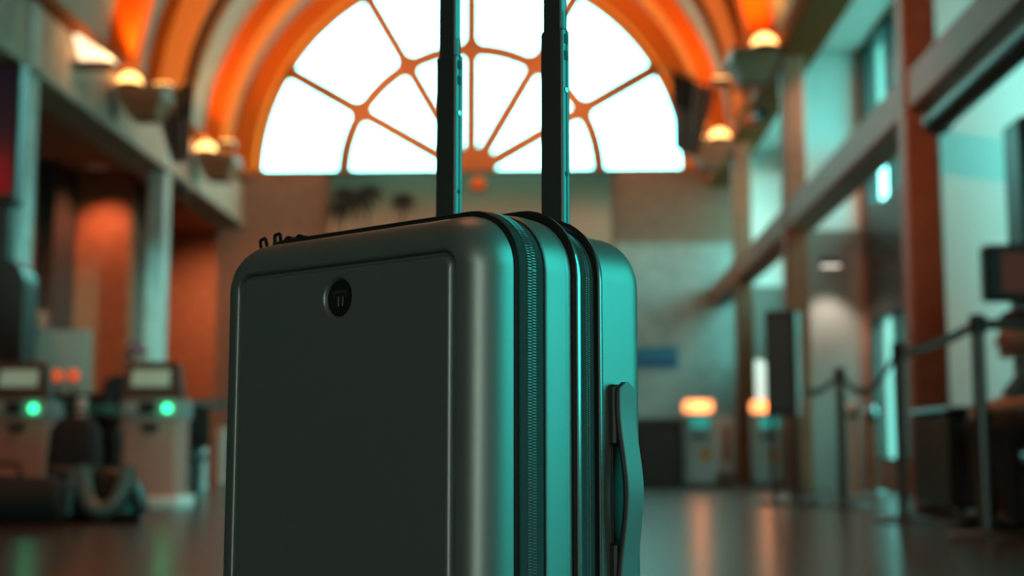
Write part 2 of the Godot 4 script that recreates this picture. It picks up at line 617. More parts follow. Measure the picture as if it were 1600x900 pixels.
	tape(s, 0.1070, 0.1208, 0.1305, -0.0042, tape_m, tooth_m, lip_m, false)
	part("rail", hull([[0.1308, 0.0035], [0.1309, -0.0076], [0.1316, -0.0098], [0.1326, -0.0106], [0.1366, -0.0094], [0.1380, -0.0070], [0.1382, 0.0010]], true, true), rail_m, s)
	part("rail_shade_strip", hull([[0.1304, 0.0030], [0.1304, -0.0074], [0.1310, -0.0098], [0.1318, -0.0112], [0.1324, -0.0111], [0.1320, -0.0090]]), lip_m, s)  # same painted shade for the second rail
	var rear := [[0.1380, 0.0030], [0.1384, -0.0004], [0.1392, -0.0012]]
	for i in 11:
		var a := PI / 2 * i / 10.0
		rear.append([ST - 0.030 * (1.0 - sin(a)) , -0.0012 + 0.030 * (1.0 - cos(a))])
	rear.append([ST, 0.05])
	part("rear_shell", hull(rear, true, true), shell_m, s, 40.0)
	# carrying strap on the right flank
	strap(s)
	# zip pulls standing on the top left
	pulls(s)
	# trolley
	for x in [-0.059, 0.067]:
		pole(s, Vector3(x, SB + SH, ST / 2 - 0.192), pole_m)
	var grip := PackedVector3Array()
	grip.append_array(box(Vector3(0.004, 1.045, ST / 2 - 0.192), Vector3(0.165, 0.026, 0.026), 0.006))
	for x in [-0.059, 0.067]:
		grip.append_array(box(Vector3(x, 1.018, ST / 2 - 0.192), Vector3(0.030, 0.045, 0.024), 0.004))
	part("grip", grip, M.black, s)
	# wheels
	for x in [-0.115, 0.115]:
		for z in [-0.066, 0.066]:
			var w := part("wheel", moved(lathe([[0.0, -0.011], [0.016, -0.011], [0.021, -0.008], [0.021, 0.008], [0.016, 0.011], [0.0, 0.011]], 24), Transform3D(Basis(Vector3.BACK, PI / 2), Vector3(x, 0.021, z))), M.rubber, s)
			part("fork", box(Vector3(x, 0.040, z), Vector3(0.034, 0.022, 0.034), 0.004), M.black, w)

func tape(s: Node3D, v0: float, vm: float, v1: float, up: float, tape_m: Material, tooth_m: Material, lip_m: Material, open_coil: bool) -> void:
	var z := func_z(vm)
	var t := part("zipper_tape", hull([[v0, up + 0.008], [v0, up + 0.0020], [vm - 0.0042, up], [vm - 0.0036, up + 0.0008], [vm - 0.0006, up + 0.0008], [vm, up + 0.0016], [vm + 0.0006, up + 0.0008], [vm + 0.0036, up + 0.0008], [vm + 0.0042, up], [v1, up + 0.0020], [v1, up + 0.008]]), tape_m, s, 20.0)
	for e in ([v0, v1] if open_coil else [v1]):
		var lip := [[e - 0.0009, up + 0.0040], [e - 0.0009, up + 0.0008], [e, up], [e + 0.0009, up + 0.0008], [e + 0.0009, up + 0.0040]]
		part("piping", hull(lip), lip_m, t)
	var teeth := PackedVector3Array()
	var pitch := 0.00215 if open_coil else 0.0017
	for e in [-1.0, 1.0]:
		var step := 0
		for q in along(outline(up + (0.0002 if open_coil else 0.0005), z, 16), pitch):
			var tan: Vector3 = q[1]
			var nrm := tan.cross(Vector3.BACK).normalized()
			var off := Vector3(0, 0, e * (0.0026 if open_coil else 0.0014))
			var at: Vector3 = q[0] + off + tan * (pitch * 0.5 if e > 0.0 else 0.0)
			var b := box(Vector3.ZERO, Vector3(pitch * 0.55, 0.0015 if open_coil else 0.0007, 0.0046 if open_coil else 0.0018), 0.0003)
			teeth.append_array(moved(b, Transform3D(Basis(tan, nrm, Vector3.BACK), at)))
			step += 1
	var o := part("zipper_teeth", teeth, tooth_m, t, 0.0)
	o.set_meta("kind", "stuff")

func func_z(depth: float) -> float:
	return ST / 2.0 - depth

func pole(s: Node3D, base: Vector3, m: Material) -> void:
	var sect := func_rect(0.0245, 0.0120, 0.0024)
	var lo := base.y - 0.006
	var sleeve := loft([at_height(sect, base, lo), at_height(sect, base, 0.700), at_height(sect, base, 0.7310), at_height(func_rect(0.0220, 0.0100, 0.0022), base, 0.7330)])
	var p := part("pole", sleeve, m, s)
	var slim := func_rect(0.0205, 0.0098, 0.0022)
	part("inner_tube", loft([at_height(slim, base, 0.725), at_height(slim, base, 1.03)]), m, p)
	# side slots, buttons and the long groove that face the right
	var x := base.x + 0.01225
	part("groove", box(Vector3(x, 0.655, base.z - 0.0005), Vector3(0.0006, 0.19, 0.0012)), M.rubber, p)
	for y in [0.7235, 0.7085]:
		part("slot", box(Vector3(x, y, base.z), Vector3(0.0012, 0.0085, 0.0052), 0.0004), M.rubber, p)
	part("button", moved(lathe([[0.0, 0.0], [0.0022, 0.0], [0.0020, 0.0012], [0.0, 0.0014]], 16), Transform3D(Basis(Vector3.BACK, -PI / 2), Vector3(x - 0.0003, 0.6775, base.z))), M.steel, p)
	part("hole", moved(lathe([[0.0, 0.0], [0.0023, 0.0], [0.0023, 0.0004], [0.0, 0.0005]], 16), Transform3D(Basis(Vector3.BACK, -PI / 2), Vector3(x - 0.0001, 0.6030, base.z))), M.rubber, p)
	part("socket", box(Vector3(base.x, base.y + 0.0005, base.z), Vector3(0.030, 0.006, 0.020), 0.002), M.black, p)

func func_rect(w: float, d: float, r: float) -> PackedVector2Array:
	var g := PackedVector2Array()
	for q in [[1, 1, 0], [-1, 1, 90], [-1, -1, 180], [1, -1, 270]]:
		for i in 5:
			var a := deg_to_rad(q[2] + 22.5 * i)
			g.append(Vector2(q[0] * (w / 2 - r) + r * cos(a), q[1] * (d / 2 - r) + r * sin(a)))
	return g

func at_height(g: PackedVector2Array, base: Vector3, y: float) -> PackedVector3Array:
	var out := PackedVector3Array()
	for p in g: out.append(Vector3(base.x + p.x, y, base.z + p.y))
	return out

func strap(s: Node3D) -> void:
	var z := func_z(0.160)
	var x0 := SW / 2 + 0.0012
	var y0 := 0.243
	var y1 := 0.4185
	var m := mat(lin(0.16, 0.17, 0.165), 0.45)
	var root: MeshInstance3D = null
	# the band: flush at its ends, bowed out between; swept as ten-sided sections
	var rings := []
	var under := []
	var n := 36
	for i in n + 1:
		var t := float(i) / n
		var y := lerpf(y0, y1, t)
		var bow := 0.0078 + 0.0075 * smoothstep(0.10, 0.5, t if t < 0.5 else 1.0 - t)
		var wid := 0.0215
		var e := minf(t, 1.0 - t)
		if e < 0.045: wid *= sqrt(clampf(1.0 - pow(1.0 - e / 0.045, 2.0), 0.02, 1.0))
		var g := PackedVector3Array()
		var k := PackedVector3Array()
		for q in func_rect(0.0022, wid, minf(0.0010, wid * 0.2)):
			g.append(Vector3(x0 + bow + 0.0016 + q.x, y, z + q.y))
		for q in func_rect(0.0036, wid, minf(0.0014, wid * 0.2)):
			k.append(Vector3(x0 + bow - 0.0012 + q.x, y, z + 0.0002 + q.y))
		rings.append(g)
		under.append(k)
	root = part("carry_handle", loft(rings), m, s, 40.0)
	part("handle_underside", loft(under), M.black, root, 40.0)
	for e in [[y0 + 0.002, y0 + 0.050], [y1 - 0.050, y1 - 0.002]]:
		part("mount", box(Vector3(x0 + 0.0022, (e[0] + e[1]) / 2, z), Vector3(0.0075, e[1] - e[0], 0.0235), 0.002), M.black, root)
	part("mount_gap", box(Vector3(x0 + 0.0002, (y0 + y1) / 2, z), Vector3(0.0016, y1 - y0 - 0.07, 0.0165), 0.0005), M.rubber, root)

func pulls(s: Node3D) -> void:
	var z := func_z(0.0440)
	var top := SB + SH
	var m := mat(lin(0.02, 0.022, 0.022), 0.3, 0.6)
	for e in [[-0.1420, -14.0, -0.0055], [-0.1240, -9.0, -0.0035]]:
		var b := Vector3(e[0], top + e[2], z)
		var p := part("zip_slider", box(b + Vector3(0.003, 0.0015, 0), Vector3(0.016, 0.004, 0.008), 0.0012), m, s)
		var f := [Vector3(-0.0042, 0.0035, 0), Vector3(0.0042, 0.0035, 0), Vector3(0.0036, 0.0165, 0), Vector3(-0.0036, 0.0165, 0)]
		var path := []
		for k in 4:
			path.append(f[k].lerp(f[(k + 1) % 4], 0.1)); path.append(f[k].lerp(f[(k + 1) % 4], 0.9))
		part("pull_loop", moved(tube(path, 0.0016, 8, true), Transform3D(Basis(Vector3.BACK, deg_to_rad(-e[1])), b)), m, p)
	var l := part("zip_lock", box(Vector3(-0.100, top + 0.0015, z + 0.001), Vector3(0.040, 0.0045, 0.012), 0.0015), m, s)
	for x in [-0.108, -0.0935]:
		part("lock_lug", moved(loft_arch(0.0055, 0.0062, 0.008), Transform3D(Basis(), Vector3(x, top + 0.003, z))), m, l)
	part("lock_bar", box(Vector3(-0.110, top + 0.0042, z + 0.0045), Vector3(0.034, 0.0016, 0.002), 0.0005), m, l)

func loft_arch(w: float, h: float, d: float) -> PackedVector3Array:
	var g := PackedVector2Array([Vector2(-w, 0)])
	for i in 9:
		var a := PI - PI * i / 8.0
		g.append(Vector2(cos(a) * w * 0.95, h * 0.45 + sin(a) * h * 0.55))
	g.append(Vector2(w, 0))
	return extrude(g, -d / 2, d / 2)

func half_round_window() -> void:
	# half-round window: frame, ring, spokes, hub, panes
	var w := struct_root("window_1")
	var z0 := ZE - 0.22
	var z1 := ZE - 0.10
	part("frame", arc_band(WC, WR - 0.09, WR + 0.02, 0.0, PI, z0, z1, 48), M.mullion, w)
	part("sill", bx(WC.x - WR, WC.x + WR, WC.y - 0.02, WC.y + 0.05, ZE - 0.3, ZE + 0.02), M.mullion, w)
	part("ring", arc_band(WC, 1.98, 2.21, 0.0, PI, z0, z1, 40), M.mullion, w)
	part("hub", arc_band(WC, 0.0, 0.36, 0.0, PI, z0, z1 + 0.03, 20), M.mullion, w)
	for k in range(1, 6):
		var a := PI * k / 6.0
		var d := Vector3(cos(a), sin(a), 0)
		var s := Vector3(-sin(a), cos(a), 0)
		for e in [[0.3, 2.08], [2.13, WR]]:
			var b := box(Vector3.ZERO, Vector3(e[1] - e[0], 0.23, 0.12), 0.01)
			part("mullion", moved(b, Transform3D(Basis(d, s, Vector3.BACK), Vector3(WC.x, WC.y, (z0 + z1) / 2) + d * (e[0] + e[1]) / 2)), M.mullion, w)
		part("boss", moved(lathe([[0.0, -0.07], [0.20, -0.07], [0.20, 0.05], [0.14, 0.08], [0.0, 0.08]], 16), Transform3D(Basis(Vector3.RIGHT, PI / 2), Vector3(WC.x, WC.y, (z0 + z1) / 2) + d * 2.105)), M.mullion, w)
	for k in 6:
		for e in [[0.3, 2.1], [2.1, WR]]:
			part("pane", arc_band(WC, e[0], e[1], PI * k / 6.0, PI * (k + 1) / 6.0, ZE - 0.165, ZE - 0.155, 8), M.glass, w)

# ------------------------------------------------------------------ lamps of the hall, seen and unseen
func lamps() -> void:
	# uplights at the feet of the ribs: corbel, bowl, glowing lens
	var spots := [
		[Vector3(-4.95, 4.64, -18.99), Vector3(-4.75, 6.6, -20.4), "amber uplight on its corbel beside the left flag, nearer the arched window"],
		[Vector3(-4.95, 4.65, -15.48), Vector3(-4.85, 6.4, -15.9), "amber uplight on its corbel left of the left flag, above the cornice"],
		[Vector3(2.28, 4.74, -18.87), Vector3(2.15, 6.4, -19.6), "amber uplight on its corbel beside the right flag, nearer the arched window"],
		[Vector3(2.28, 4.80, -14.71), Vector3(2.2, 6.4, -15.9), "amber uplight on its corbel above the dark bracket right of the right flag"],
	]
	for e in spots:
		var side := 1.0 if e[0].x < 0.0 else -1.0
		var o := thing("uplight", e[2], "light", e[0], 0.0, "amber uplights at the feet of the ribs")
		part("corbel", moved(loft([rect_ring(0.30, 0.34, -0.42, 0.10), rect_ring(0.46, 0.50, -0.22, 0.03), rect_ring(0.52, 0.56, -0.20, 0.0), rect_ring(0.52, 0.56, -0.09, 0.0)]), Transform3D(Basis(), Vector3(0.20 if side > 0.0 else -0.13, 0, 0))), M.corbel, o)
		part("bowl", lathe([[0.0, -0.09], [0.10, -0.09], [0.15, -0.02], [0.16, 0.0], [0.14, 0.0], [0.09, -0.07], [0.0, -0.07]], 24), M.steel, o)
		part("lens_glow", lathe([[0.0, -0.05], [0.12, -0.04], [0.145, 0.02], [0.12, 0.09], [0.06, 0.14], [0.0, 0.155]], 24), M.amber_glow, o)
		spot(e[0] + Vector3(0.0, 0.17, 0.0), e[1], AMBER, 7.0, 34.0, 0.10)
		omni(e[0] + Vector3(0.04 * side, 0.10, 0.0), AMBER, 0.25, 0.10)
	var wsh := thing("wedge_lamp", "bright warm wedge lamp on the cornice, left of the amber uplight", "light", Vector3(-4.92, 4.55, -14.15))
	part("shade_glow", extrude(PackedVector2Array([Vector2(-0.20, 0.30), Vector2(-0.12, -0.03), Vector2(0.20, -0.03), Vector2(0.20, 0.02)]), -0.12, 0.12), M.warm_glow, wsh)
	part("back_plate", bx(-0.22, 0.24, -0.07, -0.035, -0.14, 0.14, 0.01), M.corbel, wsh)
	omni(Vector3(-4.66, 4.62, -14.0), Color(1.0, 0.75, 0.5), 0.3, 0.1)
	# unseen floods placed to light the wide orange ribs and the window's surround
	for e in [[Vector3(-4.95, 4.99, -16.8), Vector3(1.4, 7.0, -18.6), 34.0, "unseen small flood lamp on the left ledge behind the left flag, placed to light the ribs"], [Vector3(2.05, 5.0, -16.8), Vector3(-4.2, 7.0, -18.6), 34.0, "unseen small flood lamp on the right beam behind the right flag, placed to light the ribs"], [Vector3(-4.9, 4.99, -20.0), Vector3(0.8, 7.6, -21.9), 16.0, "unseen small flood lamp on the left ledge, placed to light the window surround"], [Vector3(2.1, 5.0, -20.0), Vector3(-3.6, 7.6, -21.9), 16.0, "unseen small flood lamp on the right beam, placed to light the window surround"]]:
		var o := thing("unseen_flood_lamp", e[3], "light", e[0], 0.0, "unseen flood lamps along the ledges")
		part("housing", bx(-0.12, 0.12, -0.06, 0.02, -0.08, 0.08, 0.02), M.black, o)
		part("lens_glow", bx(-0.10, 0.10, 0.02, 0.035, -0.06, 0.06, 0.005), M.amber_glow, o)
		spot(e[0] + Vector3(0, 0.06, 0), e[1], Color(1.0, 0.90, 0.76), e[2] * 1.1, 42.0, 0.08)
	# recessed downlights
	for e in [
		[Vector3(3.09, 4.98, -14.2), "round downlight in the teal ceiling behind the right columns, nearest", Color(1.0, 0.82, 0.72), 1.6, 0.15, 3.0],
		[Vector3(3.12, 4.98, -19.7), "small round downlight in the teal ceiling at the far right", Color(1.0, 0.9, 0.82), 1.0, 0.13, 1.0],
		[Vector3(-5.99, 4.5, -17.9), "dim orange downlight in the dark ceiling left of the second column", WARM, 0.35, 0.12, 4.0],
		[Vector3(-6.01, 4.5, -23.0), "dim orange downlight in the dark ceiling right of the second column", WARM, 0.55, 0.13, 12.0],
		[Vector3(-5.92, 4.5, -15.4), "pale downlight in the dark ceiling just right of the nearest column", Color(1.0, 0.9, 0.7), 0.35, 0.10, 4.0],
		[Vector3(-7.6, 4.5, -17.6), "orange downlight washing the partition behind the nearest column", WARM, 0.8, 0.12, 3.5],
		[Vector3(-6.6, 4.5, -19.3), "orange downlight washing the tall panel between the left columns", WARM, 0.8, 0.12, 4.0],
	]:
		var o := thing("downlight", e[1], "light", e[0])
		part("trim_ring", lathe([[e[4], 0.0], [e[4] + 0.04, 0.0], [e[4] + 0.045, -0.015], [e[4], -0.02]], 28), M.white, o)
		part("lens_glow", lathe([[0.0, -0.012], [e[4], -0.012], [e[4], 0.0], [0.0, 0.0]], 28), glow(e[2], e[3]), o)
		spot(e[0] + Vector3(0, -0.06, 0), e[0] + Vector3(0, -3, -1.9 if e[5] > 10.0 else 0.0), e[2], e[5], 58.0, 0.08)
	# unseen warm lamps placed to light the end wall, kiosks and right columns
	for e in [[Vector3(-5.09, 3.97, -18.4), Vector3(-4.3, 1.6, -22.0), 5.0, "unseen warm lamp under the left cornice, placed to light the end wall"], [Vector3(2.55, 4.57, -17.0), Vector3(1.5, 4.0, -22.0), 1.0, "unseen warm lamp under the right beam, placed to light the end wall"], [Vector3(-5.09, 3.97, -5.0), Vector3(-3.4, 0.3, -9.2), 2.4, "unseen warm lamp under the left cornice, placed to light the kiosks, outside the frame"], [Vector3(-5.09, 3.97, -3.0), Vector3(2.35, 2.9, -11.2), 36.0, "unseen warm lamp under the left cornice, placed to light the right columns, outside the frame"]]:
		var o := thing("unseen_spotlight", e[3], "light", e[0])
		var d: Vector3 = (e[1] - e[0]).normalized()
		part("can", cyl(-d * 0.16, d * 0.02, 0.07, 20), M.black, o)
		part("lens_glow", cyl(d * 0.021, d * 0.03, 0.06, 20), glow(WARM, 1.0), o)
		part("yoke", bx(-0.02, 0.02, 0.0, 0.12, -0.02, 0.02), M.black, o)
		spot(e[0] + d * 0.06, e[1], WARM, e[2], 14.0 if e[2] > 20.0 else 40.0, 0.05)
	# unseen teal panel placed to light the suitcase, unseen floods for left columns and bollards
	area(Vector3(3.38, 1.75, -1.25), Vector3.LEFT, Vector2(2.7, 2.5), lin(0.05, 1.0, 0.88), 9.0)
	for e in [[Vector3(2.36, 1.9, -5.05), Vector3(-5.15, 2.0, -17.7), 150.0, "unseen cool lamp on a right column, placed to light the second left column, outside the frame"], [Vector3(2.36, 1.9, -0.75), Vector3(-5.15, 1.9, -13.0), 115.0, "unseen cool lamp on a right column, placed to light the first left column, outside the frame"], [Vector3(2.36, 1.0, -5.05), Vector3(-3.5, 0.25, -12.4), 28.0, "unseen low cool lamp on a right column, placed to light the white bollards, outside the frame"]]:
		var o := thing("unseen_floodlight", e[3], "light", e[0])
		var d: Vector3 = (e[1] - e[0]).normalized()
		part("can", cyl(-d * 0.12, d * 0.02, 0.06, 20), M.black, o)
		part("lens_glow", cyl(d * 0.021, d * 0.03, 0.05, 20), glow(lin(0.3, 1.0, 0.9), 1.0), o)
		part("bracket", bx(0.0, 0.12, -0.02, 0.02, -0.06, -0.02), M.black, o)
		spot(e[0] + d * 0.06, e[1], lin(0.30, 1.0, 0.86), e[2], 5.0 if e[2] > 100.0 else 13.0, 0.05)
	for e in [[-4.4, 7.0, "unseen warm pendant lamp above the suitcase, placed to light its top, outside the frame"], [-8.0, 12.0, "unseen warm pendant lamp farther down the hall, placed to light the floor, outside the frame"]]:  # unseen lamps placed to warm the suitcase top and the floor
		var pn := thing("unseen_pendant_lamp", e[2], "light", Vector3(-0.6, 6.6, e[0]))
		part("rod", cyl(Vector3(0, 0.1, 0), Vector3(0, 2.17, 0), 0.012, 10), M.black, pn)
		part("lamp_shade", lathe([[0.04, 0.14], [0.10, 0.10], [0.22, -0.08], [0.21, -0.08], [0.09, 0.08], [0.0, 0.10]], 28), M.black, pn)
		part("lens_glow", lathe([[0.0, -0.02], [0.15, -0.01], [0.15, 0.0], [0.0, 0.0]], 24), glow(WARM, 1.5), pn)
		spot(Vector3(-0.6, 6.54, e[0]), Vector3(-0.6, 0, e[0] - 0.3), WARM, e[1], 48.0, 0.8)
	# unseen tall light box behind the camera, placed to light the suitcase corner
	var lb := thing("unseen_light_box", "unseen tall pale light box behind the camera, placed to light the suitcase corner", "sign", Vector3(0.55, 1.9, ZB - 0.06))
	part("frame", bx(-1.35, 1.35, -1.7, 1.7, -0.05, 0.05, 0.01), M.frame, lb)
	part("lit_panel", bx(-1.28, 1.28, -1.63, 1.63, -0.065, -0.05), glow(Color(0.9, 1.0, 0.92), 2.4), lb)
	area(Vector3(0.55, 1.9, ZB - 0.16), Vector3.FORWARD, Vector2(2.56, 3.26), Color(0.9, 1.0, 0.92), 13.0)

func area(at: Vector3, toward: Vector3, size: Vector2, c: Color, e: float) -> void:
	var l := AreaLight3D.new()
	l.name = "panel_light"
	l.area_size = size
	l.light_color = c
	l.light_energy = e
	l.area_range = 40.0
	l.area_attenuation = 2.0
	l.shadow_enabled = true
	add_child(l, true)
	l.look_at_from_position(at, at + toward, Vector3.UP)

func rect_ring(w: float, d: float, y: float, shift: float) -> PackedVector3Array:
	return PackedVector3Array([Vector3(-w / 2, y, -d / 2 + shift * 0.0), Vector3(w / 2, y, -d / 2), Vector3(w / 2, y, d / 2), Vector3(-w / 2, y, d / 2)])

# ------------------------------------------------------------------ posts and belts
func stanchion(label: String, at: Vector3, h := 1.0, turn := 0.0) -> Node3D:
	var o := thing("stanchion", label, "barrier post", at, turn, "belt barrier posts on the right")
	part("base", lathe([[0.0, 0.0], [0.17, 0.0], [0.172, 0.012], [0.15, 0.022], [0.05, 0.034], [0.0, 0.036]], 32), M.post, o)
	part("post", lathe([[0.0, 0.03], [0.031, 0.03], [0.031, h - 0.09], [0.0, h - 0.09]], 24), M.post, o)
	part("cap", lathe([[0.0, h - 0.09], [0.036, h - 0.09], [0.038, h - 0.08], [0.038, h - 0.012], [0.03, h], [0.0, h]], 24), M.frame, o)
	part("belt_slot", box(Vector3(0, h - 0.045, 0.0385), Vector3(0.018, 0.05, 0.006), 0.002), M.rubber, o)
	return o

func belt(label: String, a: Vector3, b: Vector3, sag: float, m: Material, tall := 0.05) -> void:
	var o := thing("barrier_belt", label, "belt", a)
	var rings := []
	var d := b - a
	var s := Vector3(d.z, 0, -d.x).normalized() * 0.0015
	for i in 17:
		var t := i / 16.0
		var p := d * t - Vector3.UP * sag * 4.0 * t * (1.0 - t)
		rings.append(PackedVector3Array([p + s + Vector3.UP * tall / 2, p - s + Vector3.UP * tall / 2, p - s - Vector3.UP * tall / 2, p + s - Vector3.UP * tall / 2]))
	part("webbing", loft(rings), m, o)
	part("clip", box(d - d.normalized() * 0.02, Vector3(0.03, tall * 1.1, 0.02), 0.004), M.black, o)

# ------------------------------------------------------------------ far end
func palm(im: Image, x: int, base: int, top: int, r: int, c: Color, rng: RandomNumberGenerator) -> void:
	for y in range(top, base):
		im.fill_rect(Rect2i(x + int((base - y) * 0.03) - 2, y, 4, 1), c)
	var cx := x + int((base - top) * 0.03)
	for k in 15:
		var a := TAU * k / 15.0 + rng.randf() * 0.2
		for i in r:
			var t := float(i) / r
			var p := Vector2(cx + cos(a) * i, top + sin(a) * i * 0.8 + t * t * r * 0.5)
			im.fill_rect(Rect2i(int(p.x) - 2, int(p.y) - 1, 4, 1 + int(5.0 * sin(PI * t))), c)

func far_end() -> void:
	half_round_window()
	# printed banner under the window
	var rng := RandomNumberGenerator.new()
	rng.seed = 4
	var im := Image.create(640, 240, false, Image.FORMAT_RGB8)
	for y in 240:
		var t := y / 239.0
		im.fill_rect(Rect2i(0, y, 640, 1), Color(0.25, 0.46, 0.44).lerp(Color(0.80, 0.66, 0.58), smoothstep(0.02, 0.55, t)))
	for q in [[338, 34, 12, Color(0.36, 0.12, 0.12)], [338, 26, 17, Color(0.95, 0.42, 0.08)]]:
		for y in range(q[1] - q[2], q[1] + q[2]):
			for x in range(q[0] - q[2] * 2, q[0] + q[2] * 2):
				var dd := Vector2((x - q[0]) * (0.55 if q[2] == 12 else 1.0), y - q[1]).length()
				if dd < q[2] and (q[2] == 12 or y < 36): im.set_pixel(x, maxi(y, 0), q[3])
	for q in [[30, 46, 40], [58, 60, 40], [14, 80, 34], [84, 40, 34], [164, 58, 30]]:
		palm(im, q[0], 240, q[1], q[2], Color(0.07, 0.10, 0.09), rng)
	var pm := mat(Color.WHITE, 0.6)
	pm.albedo_texture = ImageTexture.create_from_image(im)
	var b := thing("banner", "wide printed banner of palm trees and a sunset hung below the arched window", "banner", Vector3(-1.4, 0, ZE))
	part("print", bx(-2.28, 2.29, 3.25, 4.93, 0.02, 0.05), pm, b, 0.0, [Vector3(-2.28, 4.93, 0), Vector3(4.57, 0, 0), Vector3(0, -1.68, 0)])
	part("hanging_rod", cyl(Vector3(-2.32, 4.94, 0.05), Vector3(2.33, 4.94, 0.05), 0.025, 12), M.frame, b)
	part("hanging_rod", cyl(Vector3(-2.32, 3.24, 0.05), Vector3(2.33, 3.24, 0.05), 0.025, 12), M.frame, b)
	# blue sign on the end wall
	var sg := thing("wall_sign", "blue rectangular sign low on the pale end wall, right of the suitcase", "sign", Vector3(1.55, 1.92, ZE))
	part("board", bx(-0.42, 0.38, -0.17, 0.17, 0.01, 0.05, 0.01), mat(lin(0.03, 0.22, 0.36), 0.4), sg)
	part("stripe", bx(-0.38, 0.34, -0.12, -0.03, 0.05, 0.054), mat(lin(0.015, 0.10, 0.24), 0.4), sg)
	# pale lower facing of the end wall with a strip along its top
	struct("trim_facing", bx(0.95, 3.4, 0.0, 3.75, ZE, ZE + 0.03), M.plaster)
	struct("trim_facing", bx(0.95, 3.4, 3.75, 3.81, ZE, ZE + 0.06), M.grey)
	# flags on poles that slope out from the walls
	flag("flag_left", Vector3(-5.13, 4.46, -16.05), Vector3(-4.82, 4.61, -16.0), Vector3(-4.34, 4.83, -15.95), Vector3(-4.60, 3.84, -16.0), Vector3(-4.34, 3.86, -15.92), "flag of stripes and a dark starred corner hanging by the left amber uplights")
	flag("flag_right", Vector3(2.44, 4.72, -16.45), Vector3(1.95, 4.80, -16.5), Vector3(1.42, 5.04, -16.5), Vector3(1.72, 3.99, -16.5), Vector3(1.43, 4.05, -16.45), "flag of stripes and a dark starred corner hanging in front of the window's right edge")
	# ticket machines with lit tops, dark counter, poster stand
	for e in [[Vector3(1.64, 0, -16.15), "grey ticket machine with a glowing orange top beside the dark counter"], [Vector3(2.43, 0, -16.18), "grey ticket machine with a glowing orange top left of the tall dark sign"]]:
		ticket_machine(e[0], e[1])
	var dc := thing("counter", "low dark counter against the end wall just right of the suitcase", "counter", Vector3(0.85, 0, -17.7))
	part("body", bx(-0.75, 0.72, 0.0, 0.78, -0.3, 0.3, 0.01), M.black, dc)
	part("countertop", bx(-0.79, 0.76, 0.78, 0.83, -0.34, 0.34, 0.01), M.frame, dc)
	var ps := thing("poster_stand", "small pale poster stand between the two ticket machines", "stand", Vector3(2.0, 0, -16.9))
	part("panel", bx(-0.14, 0.14, 0.16, 0.84, -0.02, 0.02, 0.008), M.white, ps)
	part("picture", bx(0.0, 0.10, 0.3, 0.72, 0.02, 0.024), mat(lin(0.45, 0.22, 0.18), 0.5), ps)
	part("foot", bx(-0.16, 0.16, 0.0, 0.03, -0.14, 0.14, 0.01), M.black, ps)
	part("stem", cyl(Vector3(0, 0.03, 0), Vector3(0, 0.17, 0), 0.02, 12), M.black, ps)

func ticket_machine(at: Vector3, label: String) -> void:
	var o := thing("ticket_machine", label, "machine", at, 0.0, "ticket machines with lit tops")
	var m := mat(lin(0.34, 0.40, 0.39), 0.45)
	part("body", bx(-0.16, 0.16, 0.05, 0.86, -0.2, 0.2, 0.015), m, o)
	part("plinth", bx(-0.18, 0.18, 0.0, 0.05, -0.22, 0.22, 0.01), M.frame, o)
	part("light_bar", bx(-0.17, 0.17, 0.86, 1.01, -0.12, 0.12, 0.03), glow(Color(1.0, 0.62, 0.38), 2.2), o)
	part("screen", bx(-0.11, 0.11, 0.68, 0.82, 0.2, 0.206, 0.002), glow(Color(0.25, 0.8, 0.75), 0.35), o)
	part("slot", bx(-0.09, 0.09, 0.56, 0.60, 0.2, 0.206), M.black, o)
	part("decal", bx(-0.02, 0.12, 0.30, 0.46, 0.2, 0.203), mat(lin(0.55, 0.26, 0.08), 0.5), o)
	part("panel_door", bx(-0.13, 0.13, 0.10, 0.52, 0.198, 0.202, 0.001), mat(lin(0.38, 0.44, 0.43), 0.4), o)
	omni(at + Vector3(0, 0.94, 0.16), Color(1.0, 0.62, 0.38), 0.05, 0.06)

